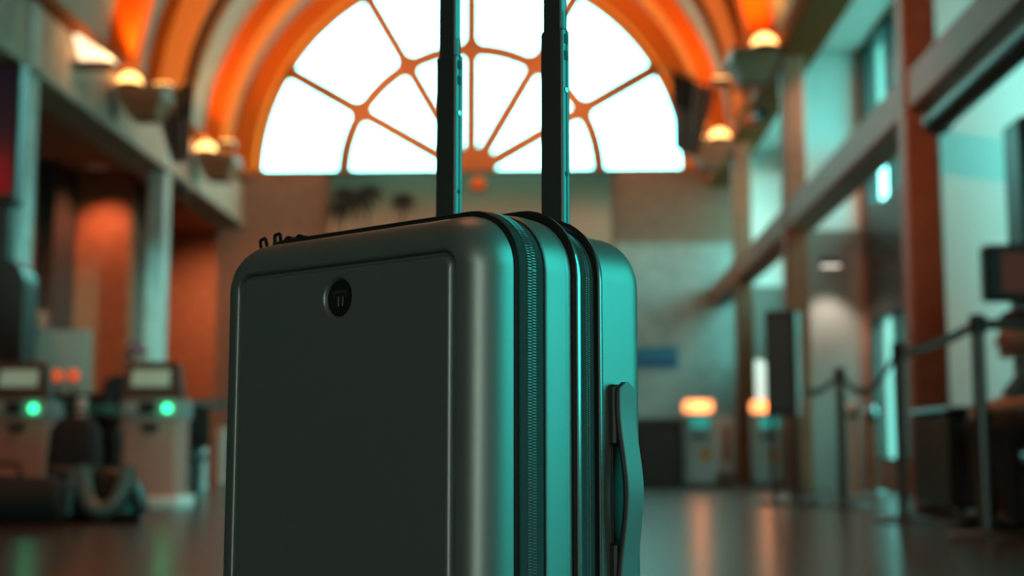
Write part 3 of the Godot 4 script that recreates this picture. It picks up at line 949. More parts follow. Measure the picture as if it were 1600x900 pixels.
func flag(called: String, foot: Vector3, a: Vector3, b: Vector3, c: Vector3, d: Vector3, label: String) -> void:
	if M.get("flag") == null:
		var im := Image.create(208, 160, false, Image.FORMAT_RGB8)
		for k in 13:
			im.fill_rect(Rect2i(k * 16, 0, 16, 160), Color(0.50, 0.08, 0.09) if k % 2 == 0 else Color(0.72, 0.68, 0.64))
		im.fill_rect(Rect2i(96, 0, 112, 68), Color(0.05, 0.06, 0.14))
		for k in 9:
			for j in (6 if k % 2 == 0 else 5):
				im.fill_rect(Rect2i(101 + k * 12, 4 + (k % 2) * 6 + j * 11, 4, 4), Color(0.72, 0.7, 0.68))
		var m := mat(Color(0.75, 0.75, 0.75), 0.8)
		m.albedo_texture = ImageTexture.create_from_image(im)
		m.backlight_enabled = true
		m.backlight = Color(0.12, 0.12, 0.12)
		M.flag = m
	var o := thing("flag", label, "flag", foot, 0.0, "flags hung from the walls")
	part("pole", cyl(Vector3.ZERO, b - foot + (b - a).normalized() * 0.06, 0.018, 12), mat(lin(0.25, 0.16, 0.06), 0.4), o)
	part("wall_socket", box(Vector3.ZERO, Vector3(0.06, 0.12, 0.10), 0.015), M.frame, o)
	part("finial", moved(lathe([[0.0, -0.03], [0.02, -0.025], [0.032, 0.0], [0.02, 0.03], [0.0, 0.045]], 14), Transform3D(Basis(), b - foot + (b - a).normalized() * 0.08)), mat(lin(0.5, 0.33, 0.1), 0.35, 0.8), o)
	# cloth: a folded sheet with a thin body, each corner of it at its place
	var nu := 26
	var nv := 16
	var verts := PackedVector3Array()
	var uvs := PackedVector2Array()
	var idx := PackedInt32Array()
	var nrm := (b - a).cross(c - a).normalized()
	for j in nv + 1:
		for i in nu + 1:
			var u := float(i) / nu
			var v := float(j) / nv
			var p := a.lerp(b, u).lerp(c.lerp(d, u), v)
			p += nrm * sin(u * 15.0 + v * 1.3) * (0.012 + 0.05 * v) - Vector3.UP * sin(u * PI) * 0.03 * v
			verts.append(p - foot)
			uvs.append(Vector2(u, v))
	for j in nv:
		for i in nu:
			var k := j * (nu + 1) + i
			idx.append_array([k, k + 1, k + nu + 2, k, k + nu + 2, k + nu + 1])
	var st := SurfaceTool.new()
	st.begin(Mesh.PRIMITIVE_TRIANGLES)
	for k in idx:
		st.set_uv(uvs[k])
		st.set_smooth_group(0)
		st.add_vertex(verts[k])
	st.generate_normals()
	shared("cloth", st.commit(), M.flag, o, Transform3D())

# ------------------------------------------------------------------ left
func left_side() -> void:
	# the shops behind the columns
	struct("wall_partition", bx(-8.6, -7.3, 0.0, 4.5, -18.9, -18.5), M.brown)
	struct("wall_partition", bx(-7.05, -6.25, 0.0, 4.5, -20.1, -19.8), M.brown)
	struct("wall_partition", bx(-7.3, -7.05, 0.0, 4.5, -20.0, -18.9), M.frame)  # dark strip where the partitions leave a gap
	struct("trim_pier", bx(-6.72, -6.12, 0.0, 4.5, -21.4, -21.0), M.putty)
	struct("wall_partition", bx(-8.6, -6.3, 0.0, 2.05, -18.45, -18.3), M.putty)
	struct("trim_shelf", bx(-8.6, -6.9, 2.05, 2.3, -18.45, -18.1, 0.02), M.dim)
	kiosk(Vector3(-2.83, 0, -9.7), "self check-in kiosk with a pale screen and a green light, beside the suitcase", 0.0)
	kiosk(Vector3(-3.77, 0, -9.7), "self check-in kiosk with a pale screen and a green light, at the left edge", 0.0)
	# dark totem with a screen at the very edge
	var t := thing("display_totem", "tall black display totem with a dark red and purple screen at the left edge", "display", Vector3(-4.42, 0, -10.2))
	var g := PackedVector2Array([Vector2(-0.46, 0.0), Vector2(0.46, 0.0), Vector2(0.46, 1.45)])
	for i in 9:
		var a := PI / 2 * i / 8.0
		g.append(Vector2(0.31 + 0.15 * cos(a), 1.62 + 0.2 * sin(a)))
	for i in 9:
		var a := PI / 2 + PI / 2 * i / 8.0
		g.append(Vector2(-0.31 + 0.15 * cos(a), 1.62 + 0.2 * sin(a)))
	part("body", extrude(g, -0.14, 0.14), M.black, t)
	part("neck", bx(-0.30, 0.30, 1.8, 2.3, -0.08, 0.08, 0.02), M.black, t)
	part("bezel", bx(-0.34, 0.345, 2.25, 3.36, -0.10, 0.10, 0.02), M.black, t)
	var im := Image.create(64, 128, false, Image.FORMAT_RGB8)
	for y in 128:
		var k := y / 127.0
		im.fill_rect(Rect2i(0, y, 64, 1), Color(0.06, 0.05, 0.10).lerp(Color(0.42, 0.03, 0.07), smoothstep(0.35, 0.9, k)))
	for q in [[8, 70, 30, 6], [20, 92, 36, 8], [6, 108, 24, 5]]:
		im.fill_rect(Rect2i(q[0], q[1], q[2], q[3]), Color(0.5, 0.04, 0.16))
	var sc := mat(Color.BLACK, 0.3)
	sc.emission_enabled = true
	sc.emission_texture = ImageTexture.create_from_image(im)
	sc.emission = Color.BLACK
	sc.emission_energy_multiplier = 0.9
	part("screen", bx(-0.30, 0.31, 2.32, 3.30, 0.10, 0.104), sc, t, 0.0, [Vector3(-0.30, 3.30, 0), Vector3(0.61, 0, 0), Vector3(0, -0.98, 0)])
	# desk with two amber lamps behind the kiosks
	var dk := thing("check_in_desk", "dark check-in desk behind the belt, carrying two small orange lamps", "desk", Vector3(-4.2, 0, -12.2))
	part("body", bx(-0.6, 0.5, 0.0, 0.86, -0.3, 0.3, 0.01), M.dim, dk)
	part("desktop", bx(-0.64, 0.54, 0.86, 0.90, -0.34, 0.34, 0.01), M.frame, dk)
	for e in [[-4.40, "left one of the two small orange lamps on the dark desk"], [-4.25, "right one of the two small orange lamps on the dark desk"]]:
		var o := thing("desk_lamp", e[1], "light", Vector3(e[0], 0.90, -12.0), 0.0, "orange lamps on the desk")
		part("stem", cyl(Vector3.ZERO, Vector3(0, 0.12, 0), 0.012, 10), M.black, o)
		part("globe_glow", moved(lathe([[0.0, -0.055], [0.035, -0.045], [0.055, 0.0], [0.035, 0.045], [0.0, 0.055]], 20), Transform3D(Basis(), Vector3(0, 0.165, 0))), glow(Color(1.0, 0.32, 0.10), 0.55), o)
		omni(Vector3(e[0], 1.065, -12.0), Color(1.0, 0.30, 0.10), 0.03, 0.04)
	# belt across, with its short post
	var bp := thing("barrier_post", "short belt post with a pale head between the two kiosks", "barrier post", Vector3(-3.66, 0, -10.55))
	part("base", lathe([[0.0, 0.0], [0.15, 0.0], [0.15, 0.012], [0.04, 0.03], [0.0, 0.03]], 28), M.post, bp)
	part("post", lathe([[0.0, 0.02], [0.03, 0.02], [0.03, 0.66], [0.0, 0.66]], 20), M.post, bp)
	part("head", lathe([[0.0, 0.66], [0.042, 0.66], [0.042, 0.80], [0.03, 0.81], [0.0, 0.81]], 20), M.white, bp)
	belt("teal barrier belt running from the left kiosk to its short post", Vector3(-4.05, 0.755, -10.5), Vector3(-3.70, 0.735, -10.5), 0.005, M.teal_belt, 0.075)
	belt("teal barrier belt running from the short post towards the right kiosk", Vector3(-3.61, 0.735, -10.5), Vector3(-3.05, 0.69, -10.5), 0.012, M.teal_belt, 0.075)
	# white bollards and belts right of the kiosk
	for e in [[Vector3(-3.66, 0, -14.2), 0.72, "white bollard right of the kiosk, the taller nearer one"], [Vector3(-4.42, 0, -18.2), 0.74, "white bollard half hidden by the suitcase's left edge"]]:
		var o := thing("bollard", e[2], "bollard", e[0])
		part("post", lathe([[0.0, 0.02], [0.062, 0.02], [0.062, e[1] - 0.01], [0.05, e[1]], [0.0, e[1]]], 24), M.white, o)
		part("base", lathe([[0.0, 0.0], [0.12, 0.0], [0.12, 0.015], [0.065, 0.03], [0.0, 0.03]], 24), M.steel, o)
	belt("teal belt stretched to the taller white bollard", Vector3(-4.0, 0.66, -14.1), Vector3(-3.72, 0.66, -14.15), 0.0, M.teal_belt, 0.09)
	belt("grey belt stretched behind the white bollards", Vector3(-4.2, 0.92, -15.0), Vector3(-3.4, 0.92, -15.0), 0.0, M.grey_belt, 0.10)
	for e in [[-4.25, "thin grey post holding the grey belt, left one"], [-3.36, "thin grey post holding the grey belt, right one"]]:
		var o := thing("belt_post", e[1], "barrier post", Vector3(e[0], 0, -15.0))
		part("post", lathe([[0.0, 0.02], [0.025, 0.02], [0.025, 1.0], [0.0, 1.0]], 16), M.grey, o)
		part("base", lathe([[0.0, 0.0], [0.15, 0.0], [0.15, 0.012], [0.03, 0.03], [0.0, 0.03]], 24), M.grey, o)
	var bc := thing("travel_case", "small black case standing right of the kiosk, beside the white bollard", "luggage", Vector3(-3.50, 0, -13.0))
	part("body", bx(-0.12, 0.11, 0.06, 0.62, -0.1, 0.1, 0.025), M.black, bc)
	part("handle", tube([Vector3(-0.06, 0.62, 0), Vector3(-0.06, 0.74, 0), Vector3(0.05, 0.74, 0), Vector3(0.05, 0.62, 0)], 0.012, 8), M.black, bc)
	part("label_tag", bx(-0.08, 0.06, 0.56, 0.60, 0.1, 0.104), mat(lin(0.3, 0.36, 0.35), 0.4), bc)
	for x in [-0.08, 0.07]:
		part("wheel", cyl(Vector3(x - 0.015, 0.03, 0.06), Vector3(x + 0.015, 0.03, 0.06), 0.03, 14), M.rubber, bc)
		part("wheel", cyl(Vector3(x - 0.015, 0.03, -0.06), Vector3(x + 0.015, 0.03, -0.06), 0.03, 14), M.rubber, bc)
	# luggage on the floor in front of the kiosks
	var bk := thing("backpack", "large black backpack standing on the floor between the two kiosks", "bag", Vector3(-3.0, 0, -8.55))
	part("body", moved(loft([rr_ring(0.27, 0.20, 0.06, 0.0), rr_ring(0.30, 0.24, 0.08, 0.03), rr_ring(0.31, 0.25, 0.08, 0.35), rr_ring(0.29, 0.22, 0.08, 0.52), rr_ring(0.22, 0.15, 0.06, 0.585), rr_ring(0.12, 0.08, 0.03, 0.60)]), Transform3D()), M.cloth_black, bk)
	part("pocket", moved(loft([rr_ring(0.20, 0.05, 0.02, 0.06), rr_ring(0.24, 0.09, 0.035, 0.10), rr_ring(0.24, 0.09, 0.035, 0.26), rr_ring(0.20, 0.05, 0.02, 0.30)]), Transform3D(Basis(), Vector3(0, 0, 0.13))), M.sheen_black, bk)
	part("grab_loop", tube([Vector3(-0.05, 0.585, -0.02), Vector3(-0.04, 0.64, -0.02), Vector3(0.04, 0.64, -0.02), Vector3(0.05, 0.585, -0.02)], 0.01, 8), M.cloth_black, bk)
	var gb := thing("garment_bag", "glossy black bag slumped on the floor, its folds painted with a teal sheen", "bag", Vector3(-2.55, 0, -7.75))
	part("body", moved(loft([rr_ring(0.42, 0.24, 0.10, 0.0), rr_ring(0.50, 0.30, 0.13, 0.05), rr_ring(0.48, 0.28, 0.13, 0.16), rr_ring(0.34, 0.18, 0.08, 0.26), rr_ring(0.10, 0.06, 0.025, 0.29)]), Transform3D()), M.gloss_black, gb)
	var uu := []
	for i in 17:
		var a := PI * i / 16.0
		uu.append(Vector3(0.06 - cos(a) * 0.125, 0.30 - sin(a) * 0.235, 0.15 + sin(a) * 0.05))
	part("fold", tube(uu, 0.046, 12), M.painted_sheen, gb)
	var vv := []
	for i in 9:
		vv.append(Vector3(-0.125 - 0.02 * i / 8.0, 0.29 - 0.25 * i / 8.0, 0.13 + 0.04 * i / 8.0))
	part("fold", tube(vv, 0.028, 12), M.painted_sheen, gb)
	var df := thing("duffel_bag", "black duffel bag lying on the floor at the left edge, in front of the kiosk", "bag", Vector3(-2.95, 0, -7.35))
	var dr := []
	for e in [[-0.34, 0.06], [-0.33, 0.10], [-0.25, 0.125], [0.0, 0.13], [0.25, 0.125], [0.31, 0.10], [0.32, 0.06]]:
		var ring := PackedVector3Array()
		for j in 20:
			var a := TAU * j / 20.0
			ring.append(Vector3(e[0], 0.128 + maxf(sin(a) * e[1], -0.127), cos(a) * e[1] * 1.15))
		dr.append(ring)
	part("body", loft(dr), M.cloth_black, df)
	part("carry_strap", tube([Vector3(-0.12, 0.22, 0.08), Vector3(-0.08, 0.32, 0.03), Vector3(0.08, 0.32, 0.03), Vector3(0.12, 0.22, 0.08)], 0.014, 8), M.cloth_black, df)
	bench(Vector3(-3.42, 0, -11.15), 1.1, "black bench behind the belt, between the two kiosks", 0.0)
	person(Vector3(-3.40, 0, -11.05), 12.0, "person in black clothes and a dusky pink cap sitting behind the belt between the kiosks", false)

func rr_ring(w: float, d: float, r: float, y: float) -> PackedVector3Array:
	return at_height(func_rect(w, d, r), Vector3.ZERO, y)

func kiosk(at: Vector3, label: String, turn: float) -> void:
	var o := thing("check_in_kiosk", label, "kiosk", at, turn, "self check-in kiosks on the left")
	part("base_plate", bx(-0.22, 0.235, 0.0, 0.085, -0.20, 0.24, 0.012), M.white, o)
	var b := part("body", loft([rr_ring(0.40, 0.30, 0.03, 0.08), rr_ring(0.40, 0.30, 0.03, 0.60), rr_ring(0.41, 0.33, 0.03, 0.63)]), mat(lin(0.44, 0.20, 0.165), 0.5), o)
	part("card_slot", bx(-0.06, 0.06, 0.53, 0.585, 0.15, 0.162, 0.004), M.black, b)
	part("slot_lip", bx(-0.045, 0.03, 0.525, 0.535, 0.15, 0.18, 0.003), M.steel, b)
	var c := part("console", loft([rr_ring(0.43, 0.36, 0.02, 0.63), rr_ring(0.43, 0.36, 0.02, 0.66), rr_ring(0.42, 0.33, 0.02, 0.755)]), mat(lin(0.20, 0.22, 0.21), 0.5), o)
	part("reader", bx(-0.07, 0.05, 0.655, 0.735, 0.165, 0.19, 0.006), M.black, c)
	part("keypad", bx(-0.17, -0.09, 0.66, 0.73, 0.168, 0.185, 0.005), mat(lin(0.34, 0.38, 0.37), 0.5), c)
	part("indicator_glow", moved(lathe([[0.0, 0.0], [0.030, 0.0], [0.027, 0.008], [0.0, 0.012]], 20), Transform3D(Basis(Vector3.RIGHT, PI / 2), Vector3(0.125, 0.692, 0.178))), glow(Color(0.25, 1.0, 0.72), 2.2), c)
	omni(at + Vector3(0.125, 0.692, 0.225), Color(0.25, 1.0, 0.72), 0.006, 0.02)
	var tilt := Transform3D(Basis(Vector3.RIGHT, -0.22), Vector3(0, 0.88, 0.05))
	var hd := PackedVector2Array([Vector2(-0.205, -0.135), Vector2(0.215, -0.135), Vector2(0.165, 0.125), Vector2(0.15, 0.135), Vector2(-0.195, 0.135), Vector2(-0.205, 0.125)])
	var h := part("head", moved(extrude(hd, -0.06, 0.05), tilt), M.frame, o)
	part("screen", moved(bx(-0.155, 0.115, -0.045, 0.075, 0.05, 0.054), tilt), glow(Color(0.50, 0.58, 0.50), 0.55), h)
	part("neck", bx(-0.12, 0.12, 0.74, 0.86, -0.10, 0.0, 0.01), M.frame, o)

# ------------------------------------------------------------------ right
func right_side() -> void:
	stanchion("nearest dark barrier post on the right, in front of the seated person", Vector3(1.91, 0, -6.3))
	stanchion("dark barrier post second from the right, at the left end of the sagging belt", Vector3(1.93, 0, -7.85))
	stanchion("dark barrier post just left of the bright glazing, its belts sloping off both ways", Vector3(2.05, 0, -10.07))
	stanchion("farthest dark barrier post, right of the tall sign", Vector3(1.98, 0, -11.6))
	belt("dark barrier belt sagging between the two nearest posts on the right", Vector3(1.91, 0.955, -6.34), Vector3(1.93, 0.93, -7.81), 0.02, M.dark_belt)
	belt("dark barrier belt running from the nearest post out of the frame to the right", Vector3(1.95, 0.955, -6.3), Vector3(3.01, 0.955, -6.1), 0.01, M.dark_belt)
	belt("dark barrier belt from the third post towards the nearer ones", Vector3(2.05, 0.955, -10.03), Vector3(1.93, 0.955, -7.89), 0.18, M.dark_belt)
	belt("dark barrier belt between the two farthest posts on the right", Vector3(2.05, 0.955, -10.11), Vector3(1.98, 0.955, -11.56), 0.10, M.dark_belt)
	stanchion("barrier post at the right end of the long belt, outside the frame", Vector3(3.05, 0, -6.1))
	# tall dark sign on two legs
	var sg := thing("sign_stand", "tall narrow dark sign on legs, left of the barrier posts", "sign", Vector3(1.72, 0, -10.6))
	part("panel", bx(-0.12, 0.10, 0.66, 1.47, -0.03, 0.03, 0.008), M.black, sg)
	part("face", bx(-0.10, 0.07, 0.72, 1.42, 0.03, 0.034), M.frame, sg)
	part("edge_trim", bx(0.10, 0.145, 0.66, 1.46, -0.04, 0.04, 0.006), M.steel, sg)
	for x in [-0.08, 0.10]:
		part("leg", cyl(Vector3(x, 0.02, 0), Vector3(x, 0.67, 0), 0.018, 14), M.frame, sg)
	part("base", bx(-0.24, 0.24, 0.0, 0.025, -0.18, 0.18, 0.01), M.frame, sg)
	# lit arch on the far cross wall
	var ar := thing("lit_arch", "white round-topped lit panel on the far cross wall, behind the right ticket machine", "sign", Vector3(3.0, 0.0, -20.64))
	var g := PackedVector2Array([Vector2(-0.24, 0.75), Vector2(0.24, 0.75)])
	for i in 17:
		var a := PI * i / 16.0
		g.append(Vector2(cos(a) * 0.24, 1.36 + sin(a) * 0.42))
	part("lit_panel", extrude(g, 0.01, 0.05), glow(Color(0.88, 0.95, 0.90), 1.0), ar)
	part("plinth", bx(-0.28, 0.28, 0.0, 0.75, 0.0, 0.12, 0.01), M.dim, ar)
	# unseen lamp placed to light the lower cross wall
	var wl := thing("unseen_wall_washer", "unseen small lamp placed to light the cross wall behind the barrier posts", "light", Vector3(3.05, 2.5, -15.35))
	part("housing", bx(-0.12, 0.12, -0.03, 0.05, 0.0, 0.10, 0.01), M.frame, wl)
	part("lens_glow", bx(-0.10, 0.10, -0.045, -0.03, 0.01, 0.09), glow(Color(1.0, 0.95, 0.88), 1.5), wl)
	spot(Vector3(3.05, 2.42, -15.2), Vector3(3.02, 0.8, -15.5), Color(1.0, 0.95, 0.88), 1.6, 45.0, 0.05)
	# bright white post and dark steel post by the glazing
	for e in [[Vector3(2.62, 0, -12.35), "white glossy post catching the light beside the third barrier post", true], [Vector3(3.02, 0, -13.4), "pale narrow post behind the barrier belts, right of the white one", false]]:
		var o := thing("queue_post", e[1], "post", e[0])
		part("post", lathe([[0.0, 0.03], [0.05, 0.03], [0.05, 0.70], [0.0, 0.70]], 24), M.white if e[2] else M.grey, o)
		part("collar", lathe([[0.0, 0.70], [0.055, 0.70], [0.055, 0.735], [0.0, 0.735]], 24), M.black, o)
		part("ball", moved(lathe([[0.0, -0.06], [0.035, -0.05], [0.062, 0.0], [0.035, 0.05], [0.0, 0.06]], 24), Transform3D(Basis(), Vector3(0, 0.79, 0))), M.white if e[2] else M.steel, o)
		part("foot", lathe([[0.0, 0.0], [0.14, 0.0], [0.14, 0.015], [0.055, 0.035], [0.0, 0.035]], 28), M.steel, o)
	# black tube along the columns, with its brackets
	var tb := thing("tube_rail", "thick black round-ended tube running along the right wall, high up", "rail", Vector3(2.30, 2.36, -8.2))
	var path := []
	for i in 13: path.append(Vector3(0.05 * i / 12.0, 0.09 * i / 12.0, 3.4 * i / 12.0))
	part("tube", tube(path, 0.075, 18), M.black, tb)
	part("end_cap", moved(lathe([[0.0, -0.06], [0.05, -0.05], [0.085, -0.01], [0.085, 0.05], [0.0, 0.05]], 20), Transform3D(Basis(Vector3.RIGHT, PI / 2), Vector3.ZERO)), M.black, tb)
	part("bracket", bx(0.02, 0.16, 0.02, 0.12, 2.9, 3.1, 0.01), M.black, tb)
	# information totem with its monitor
	var tt := thing("info_totem", "dark cabinet at the right edge carrying a black monitor with a faint red picture", "display", Vector3(2.78, 0, -7.75))
	part("cabinet", bx(-0.20, 0.30, 0.0, 2.25, -0.15, 0.15, 0.02), M.black, tt)
	part("arm", bx(-0.30, -0.10, 1.30, 1.38, 0.05, 0.25, 0.01), M.black, tt)
	var mo := part("monitor", bx(-0.47, 0.30, 1.19, 1.50, 0.20, 0.30, 0.02), M.black, tt)
	part("screen", bx(-0.38, 0.26, 1.235, 1.455, 0.30, 0.304), glow(Color(0.22, 0.10, 0.075), 1.0), mo)
	bench(Vector3(2.62, 0, -7.05), 0.9, "black bench under the person on the right, behind the barrier posts", -90.0)
	person(Vector3(2.58, 0, -7.05), -80.0, "person in a dark teal top sitting hunched behind the nearest barrier post", true)
	var sc := thing("luggage_trolley", "low dark crate of luggage on the floor behind the nearest barrier posts", "crate", Vector3(2.55, 0, -8.85))
	part("body", bx(-0.18, 0.35, 0.04, 0.62, -0.5, 0.4, 0.03), M.black, sc)
	part("lid", bx(-0.20, 0.37, 0.62, 0.66, -0.52, 0.42, 0.015), M.frame, sc)
	for x in [-0.1, 0.27]:
		for z in [-0.4, 0.3]:
			part("wheel", cyl(Vector3(x - 0.02, 0.035, z), Vector3(x + 0.02, 0.035, z), 0.035, 14), M.rubber, sc)

func bench(at: Vector3, w: float, label: String, turn: float) -> void:
	var o := thing("bench", label, "bench", at, turn)
	part("seat", box(Vector3(0, 0.35, 0), Vector3(w, 0.06, 0.44), 0.02), M.black, o)
	part("backrest", box(Vector3(0, 0.60, -0.24), Vector3(w, 0.34, 0.04), 0.015), M.black, o)
	for x in [-w / 2 + 0.08, w / 2 - 0.08]:
		part("leg", box(Vector3(x, 0.165, -0.02), Vector3(0.05, 0.33, 0.40), 0.01), M.frame, o)
		part("back_bracket", box(Vector3(x, 0.46, -0.235), Vector3(0.04, 0.16, 0.03), 0.005), M.frame, o)

# ------------------------------------------------------------------ people
# bones are tapered capsules joined by a smooth minimum and meshed as surface nets
func flesh(bones: Array, cell: float, k := 0.025) -> PackedVector3Array:
	var lo := Vector3.INF
	var hi := -Vector3.INF
	for b in bones:
		var r: float = maxf(b[2], b[3]) + 2.0 * cell + k
		for p in [b[0], b[1]]:
			lo = lo.min(p - Vector3.ONE * r)
			hi = hi.max(p + Vector3.ONE * r)
	var n := Vector3i(((hi - lo) / cell).ceil()) + Vector3i.ONE
	var f := PackedFloat32Array()
	f.resize(n.x * n.y * n.z)
	f.fill(1.0)
	for b in bones:
		var a: Vector3 = b[0]
		var ab: Vector3 = b[1] - a
		var l := maxf(ab.length_squared(), 1e-9)
		var r: float = maxf(b[2], b[3]) + cell * 2.0 + k
		var i0 := Vector3i(((a.min(b[1]) - Vector3.ONE * r - lo) / cell).floor()).clamp(Vector3i.ZERO, n - Vector3i.ONE)
		var i1 := Vector3i(((a.max(b[1]) + Vector3.ONE * r - lo) / cell).ceil()).clamp(Vector3i.ZERO, n - Vector3i.ONE)
		for z in range(i0.z, i1.z + 1):
			for y in range(i0.y, i1.y + 1):
				for x in range(i0.x, i1.x + 1):
					var p := lo + Vector3(x, y, z) * cell
					var t := clampf((p - a).dot(ab) / l, 0.0, 1.0)
					var d: float = p.distance_to(a + ab * t) - lerpf(b[2], b[3], t)
					var at := (z * n.y + y) * n.x + x
					var o := f[at]
					var h := maxf(k - absf(o - d), 0.0) / k
					f[at] = minf(o, d) - h * h * k * 0.25
	var vid := {}
	var vs := PackedVector3Array()
	var t := PackedVector3Array()
	var cs := [Vector3i(0, 0, 0), Vector3i(1, 0, 0), Vector3i(0, 1, 0), Vector3i(1, 1, 0), Vector3i(0, 0, 1), Vector3i(1, 0, 1), Vector3i(0, 1, 1), Vector3i(1, 1, 1)]
	var es := [[0, 1], [2, 3], [4, 5], [6, 7], [0, 2], [1, 3], [4, 6], [5, 7], [0, 4], [1, 5], [2, 6], [3, 7]]
	var sx := n.x
	var sy := n.x * n.y
	for z in n.z - 1:
		for y in n.y - 1:
			for x in n.x - 1:
				var at := z * sy + y * sx + x
				var v0 := f[at]
				var inside := 0
				for q in cs:
					if f[at + q.x + q.y * sx + q.z * sy] < 0.0: inside += 1
				if inside == 0 or inside == 8: continue
				var m := Vector3.ZERO
				var c := 0
				for e in es:
					var p: Vector3i = cs[e[0]]
					var q: Vector3i = cs[e[1]]
					var fp := f[at + p.x + p.y * sx + p.z * sy]
					var fq := f[at + q.x + q.y * sx + q.z * sy]
					if (fp < 0.0) != (fq < 0.0):
						m += Vector3(p).lerp(Vector3(q), fp / (fp - fq))
						c += 1
				vid[at] = vs.size()
				vs.append(lo + (Vector3(x, y, z) + m / c) * cell)
	for at in vid:
		var v0 := f[at]
		for e in [[1, sx, sy], [sx, sy, 1], [sy, 1, sx]]:
			var v1 := f[at + e[0]]
			if (v0 < 0.0) == (v1 < 0.0): continue
			if not (vid.has(at - e[1]) and vid.has(at - e[2]) and vid.has(at - e[1] - e[2])): continue
			var q := [vs[vid[at]], vs[vid[at - e[1]]], vs[vid[at - e[1] - e[2]]], vs[vid[at - e[2]]]]
			if v0 < 0.0: q.reverse()
			t.append_array([q[0], q[1], q[2], q[0], q[2], q[3]])
	return outward(t)

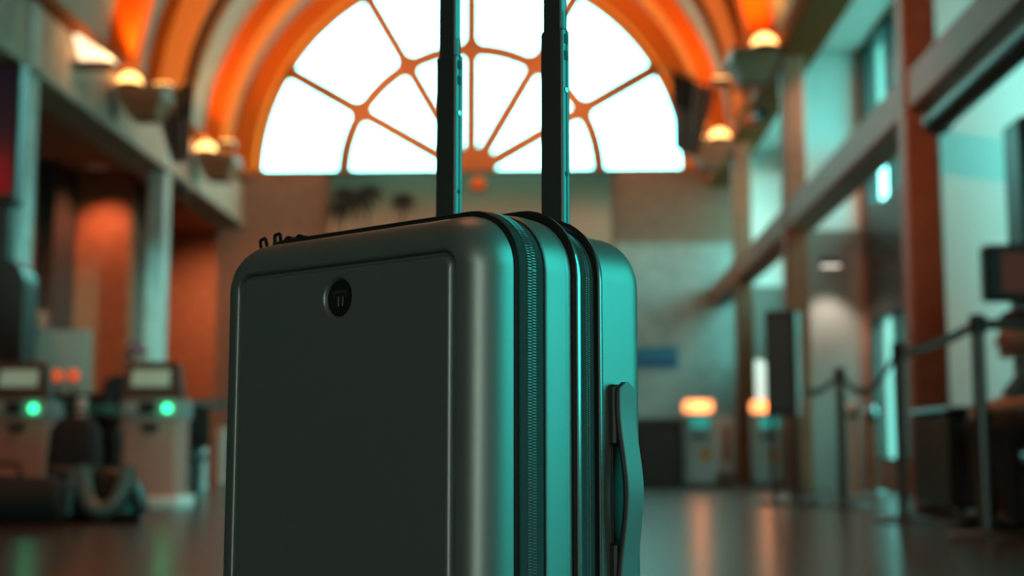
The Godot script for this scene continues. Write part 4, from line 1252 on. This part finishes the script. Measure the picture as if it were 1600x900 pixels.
func person(at: Vector3, turn: float, label: String, hunched: bool) -> void:
	var o := thing("person", label, "person", at, turn)
	var skin := mat(lin(0.40, 0.22, 0.16), 0.55)
	var top: Material = mat(lin(0.05, 0.13, 0.14), 0.8) if hunched else M.cloth_black
	var lean := 0.20 if hunched else 0.06
	var hip := Vector3(0, 0.50, -0.02)
	var chest := Vector3(0, 0.76, -0.04 + lean * 0.45) if hunched else Vector3(0, 0.86, -0.04)
	var neck := Vector3(0, 0.86, lean * 0.9) if hunched else Vector3(0, 0.99, 0.0)
	var head := neck + (Vector3(0, 0.09, 0.10) if hunched else Vector3(0, 0.14, 0.02))
	var body := [[neck - Vector3(0, 0.05, 0.02), neck + Vector3(0, 0.05, 0.02), 0.052, 0.05], [hip, chest, 0.11, 0.12], [head + Vector3(0, 0.035, -0.02), head + Vector3(0, -0.01, 0.005), 0.088, 0.078], [head + Vector3(0, -0.055, 0.03), head + Vector3(0, -0.075, 0.05), 0.052, 0.034],
		[head + Vector3(0, 0.0, 0.082), head + Vector3(0, -0.028, 0.100), 0.010, 0.015], [head + Vector3(-0.082, -0.005, -0.01), head + Vector3(-0.084, -0.035, -0.005), 0.018, 0.012], [head + Vector3(0.082, -0.005, -0.01), head + Vector3(0.084, -0.035, -0.005), 0.018, 0.012]]
	var shirt := [[hip + Vector3(-0.05, 0.02, 0), chest + Vector3(-0.07, 0, 0), 0.125, 0.125], [hip + Vector3(0.05, 0.02, 0), chest + Vector3(0.07, 0, 0), 0.125, 0.125], [chest + Vector3(-0.13, 0.07, 0), chest + Vector3(0.13, 0.07, 0), 0.085, 0.085], [chest + Vector3(0, 0.07, 0), neck - Vector3(0, 0.03, 0.01), 0.09, 0.066]]
	var trousers := [[hip + Vector3(-0.06, -0.02, -0.04), hip + Vector3(0.06, -0.02, -0.04), 0.115, 0.115]]
	for s in [-1.0, 1.0]:
		var sh := chest + Vector3(0.185 * s, 0.075, 0.0)
		var el := chest + Vector3(0.235 * s, -0.19, 0.06) if not hunched else chest + Vector3(0.21 * s, -0.13, 0.17)
		var wr := Vector3(0.07 * s, 0.585, 0.24) if not hunched else Vector3(0.06 * s, 0.60, 0.42)
		var kn := Vector3(0.12 * s, 0.49, 0.42)
		var an := Vector3(0.12 * s, 0.09, 0.40)
		body += [[sh, el, 0.050, 0.042], [el, wr, 0.042, 0.029], [hip + Vector3(0.09 * s, -0.02, 0), kn, 0.08, 0.055], [kn, an, 0.055, 0.035]]
		if hunched:
			shirt += [[sh, sh.lerp(el, 0.8), 0.064, 0.060]]      # short sleeves, bare forearms
		else:
			shirt += [[sh, el, 0.066, 0.058], [el, wr.lerp(el, 0.12), 0.056, 0.042]]
		trousers += [[hip + Vector3(0.085 * s, -0.02, 0.0), kn, 0.098, 0.074], [kn, an + Vector3(0, 0.02, 0), 0.072, 0.058]]
		# hands resting on the thighs: palm, four fingers of unequal length, thumb
		var d := (wr - el).normalized()
		var pm := wr + d * 0.055
		body.append([wr, pm, 0.026, 0.030])
		for i in 4:
			var off := Vector3((i - 1.5) * 0.018, 0.0, 0.0)
			var l: float = [0.058, 0.068, 0.064, 0.048][i]
			var k0 := pm + d * 0.02 + off
			var k1 := k0 + (d + Vector3.DOWN * 0.35).normalized() * l * 0.55
			body += [[k0, k1, 0.0095, 0.009], [k1, k1 + (d + Vector3.DOWN * 0.9).normalized() * l * 0.5, 0.009, 0.008]]
		body.append([wr + d * 0.02 + Vector3(-0.022 * s, 0, 0), wr + d * 0.07 + Vector3(-0.048 * s, -0.004, 0), 0.011, 0.009])
		part("shoe", flesh([[Vector3(0.12 * s, 0.045, 0.37), Vector3(0.12 * s, 0.04, 0.52), 0.042, 0.036], [Vector3(0.12 * s, 0.09, 0.40), Vector3(0.12 * s, 0.05, 0.40), 0.045, 0.045]], 0.012), M.rubber, o, 80.0)
	part("body", flesh(body, 0.010, 0.016), skin, o, 80.0)
	part("shirt", flesh(shirt, 0.016, 0.03), top, o, 80.0)
	part("trousers", flesh(trousers, 0.016, 0.03), M.cloth_black, o, 80.0)
	if hunched:
		part("hair", flesh([[head + Vector3(0, 0.055, -0.035), head + Vector3(0, 0.02, -0.055), 0.085, 0.080], [head + Vector3(0, 0.075, 0.015), head + Vector3(0, 0.07, -0.02), 0.066, 0.075]], 0.010, 0.02), M.hair, o, 80.0)
	else:
		part("cap", flesh([[head + Vector3(0, 0.075, -0.03), head + Vector3(0, 0.075, 0.02), 0.085, 0.082], [head + Vector3(-0.04, 0.06, 0.10), head + Vector3(0.04, 0.06, 0.10), 0.012, 0.012]], 0.010, 0.02), mat(lin(0.20, 0.07, 0.09), 0.8), o, 80.0)
	for s in [-1.0, 1.0]:
		part("eye", moved(lathe([[0.0, -0.009], [0.007, -0.006], [0.010, 0.0], [0.007, 0.006], [0.0, 0.009]], 12), Transform3D(Basis(), head + Vector3(0.030 * s, 0.008, 0.074))), M.hair, o)
	part("mouth", box(head + Vector3(0, -0.052, 0.085), Vector3(0.04, 0.007, 0.008), 0.003), mat(lin(0.26, 0.09, 0.07), 0.5), o)
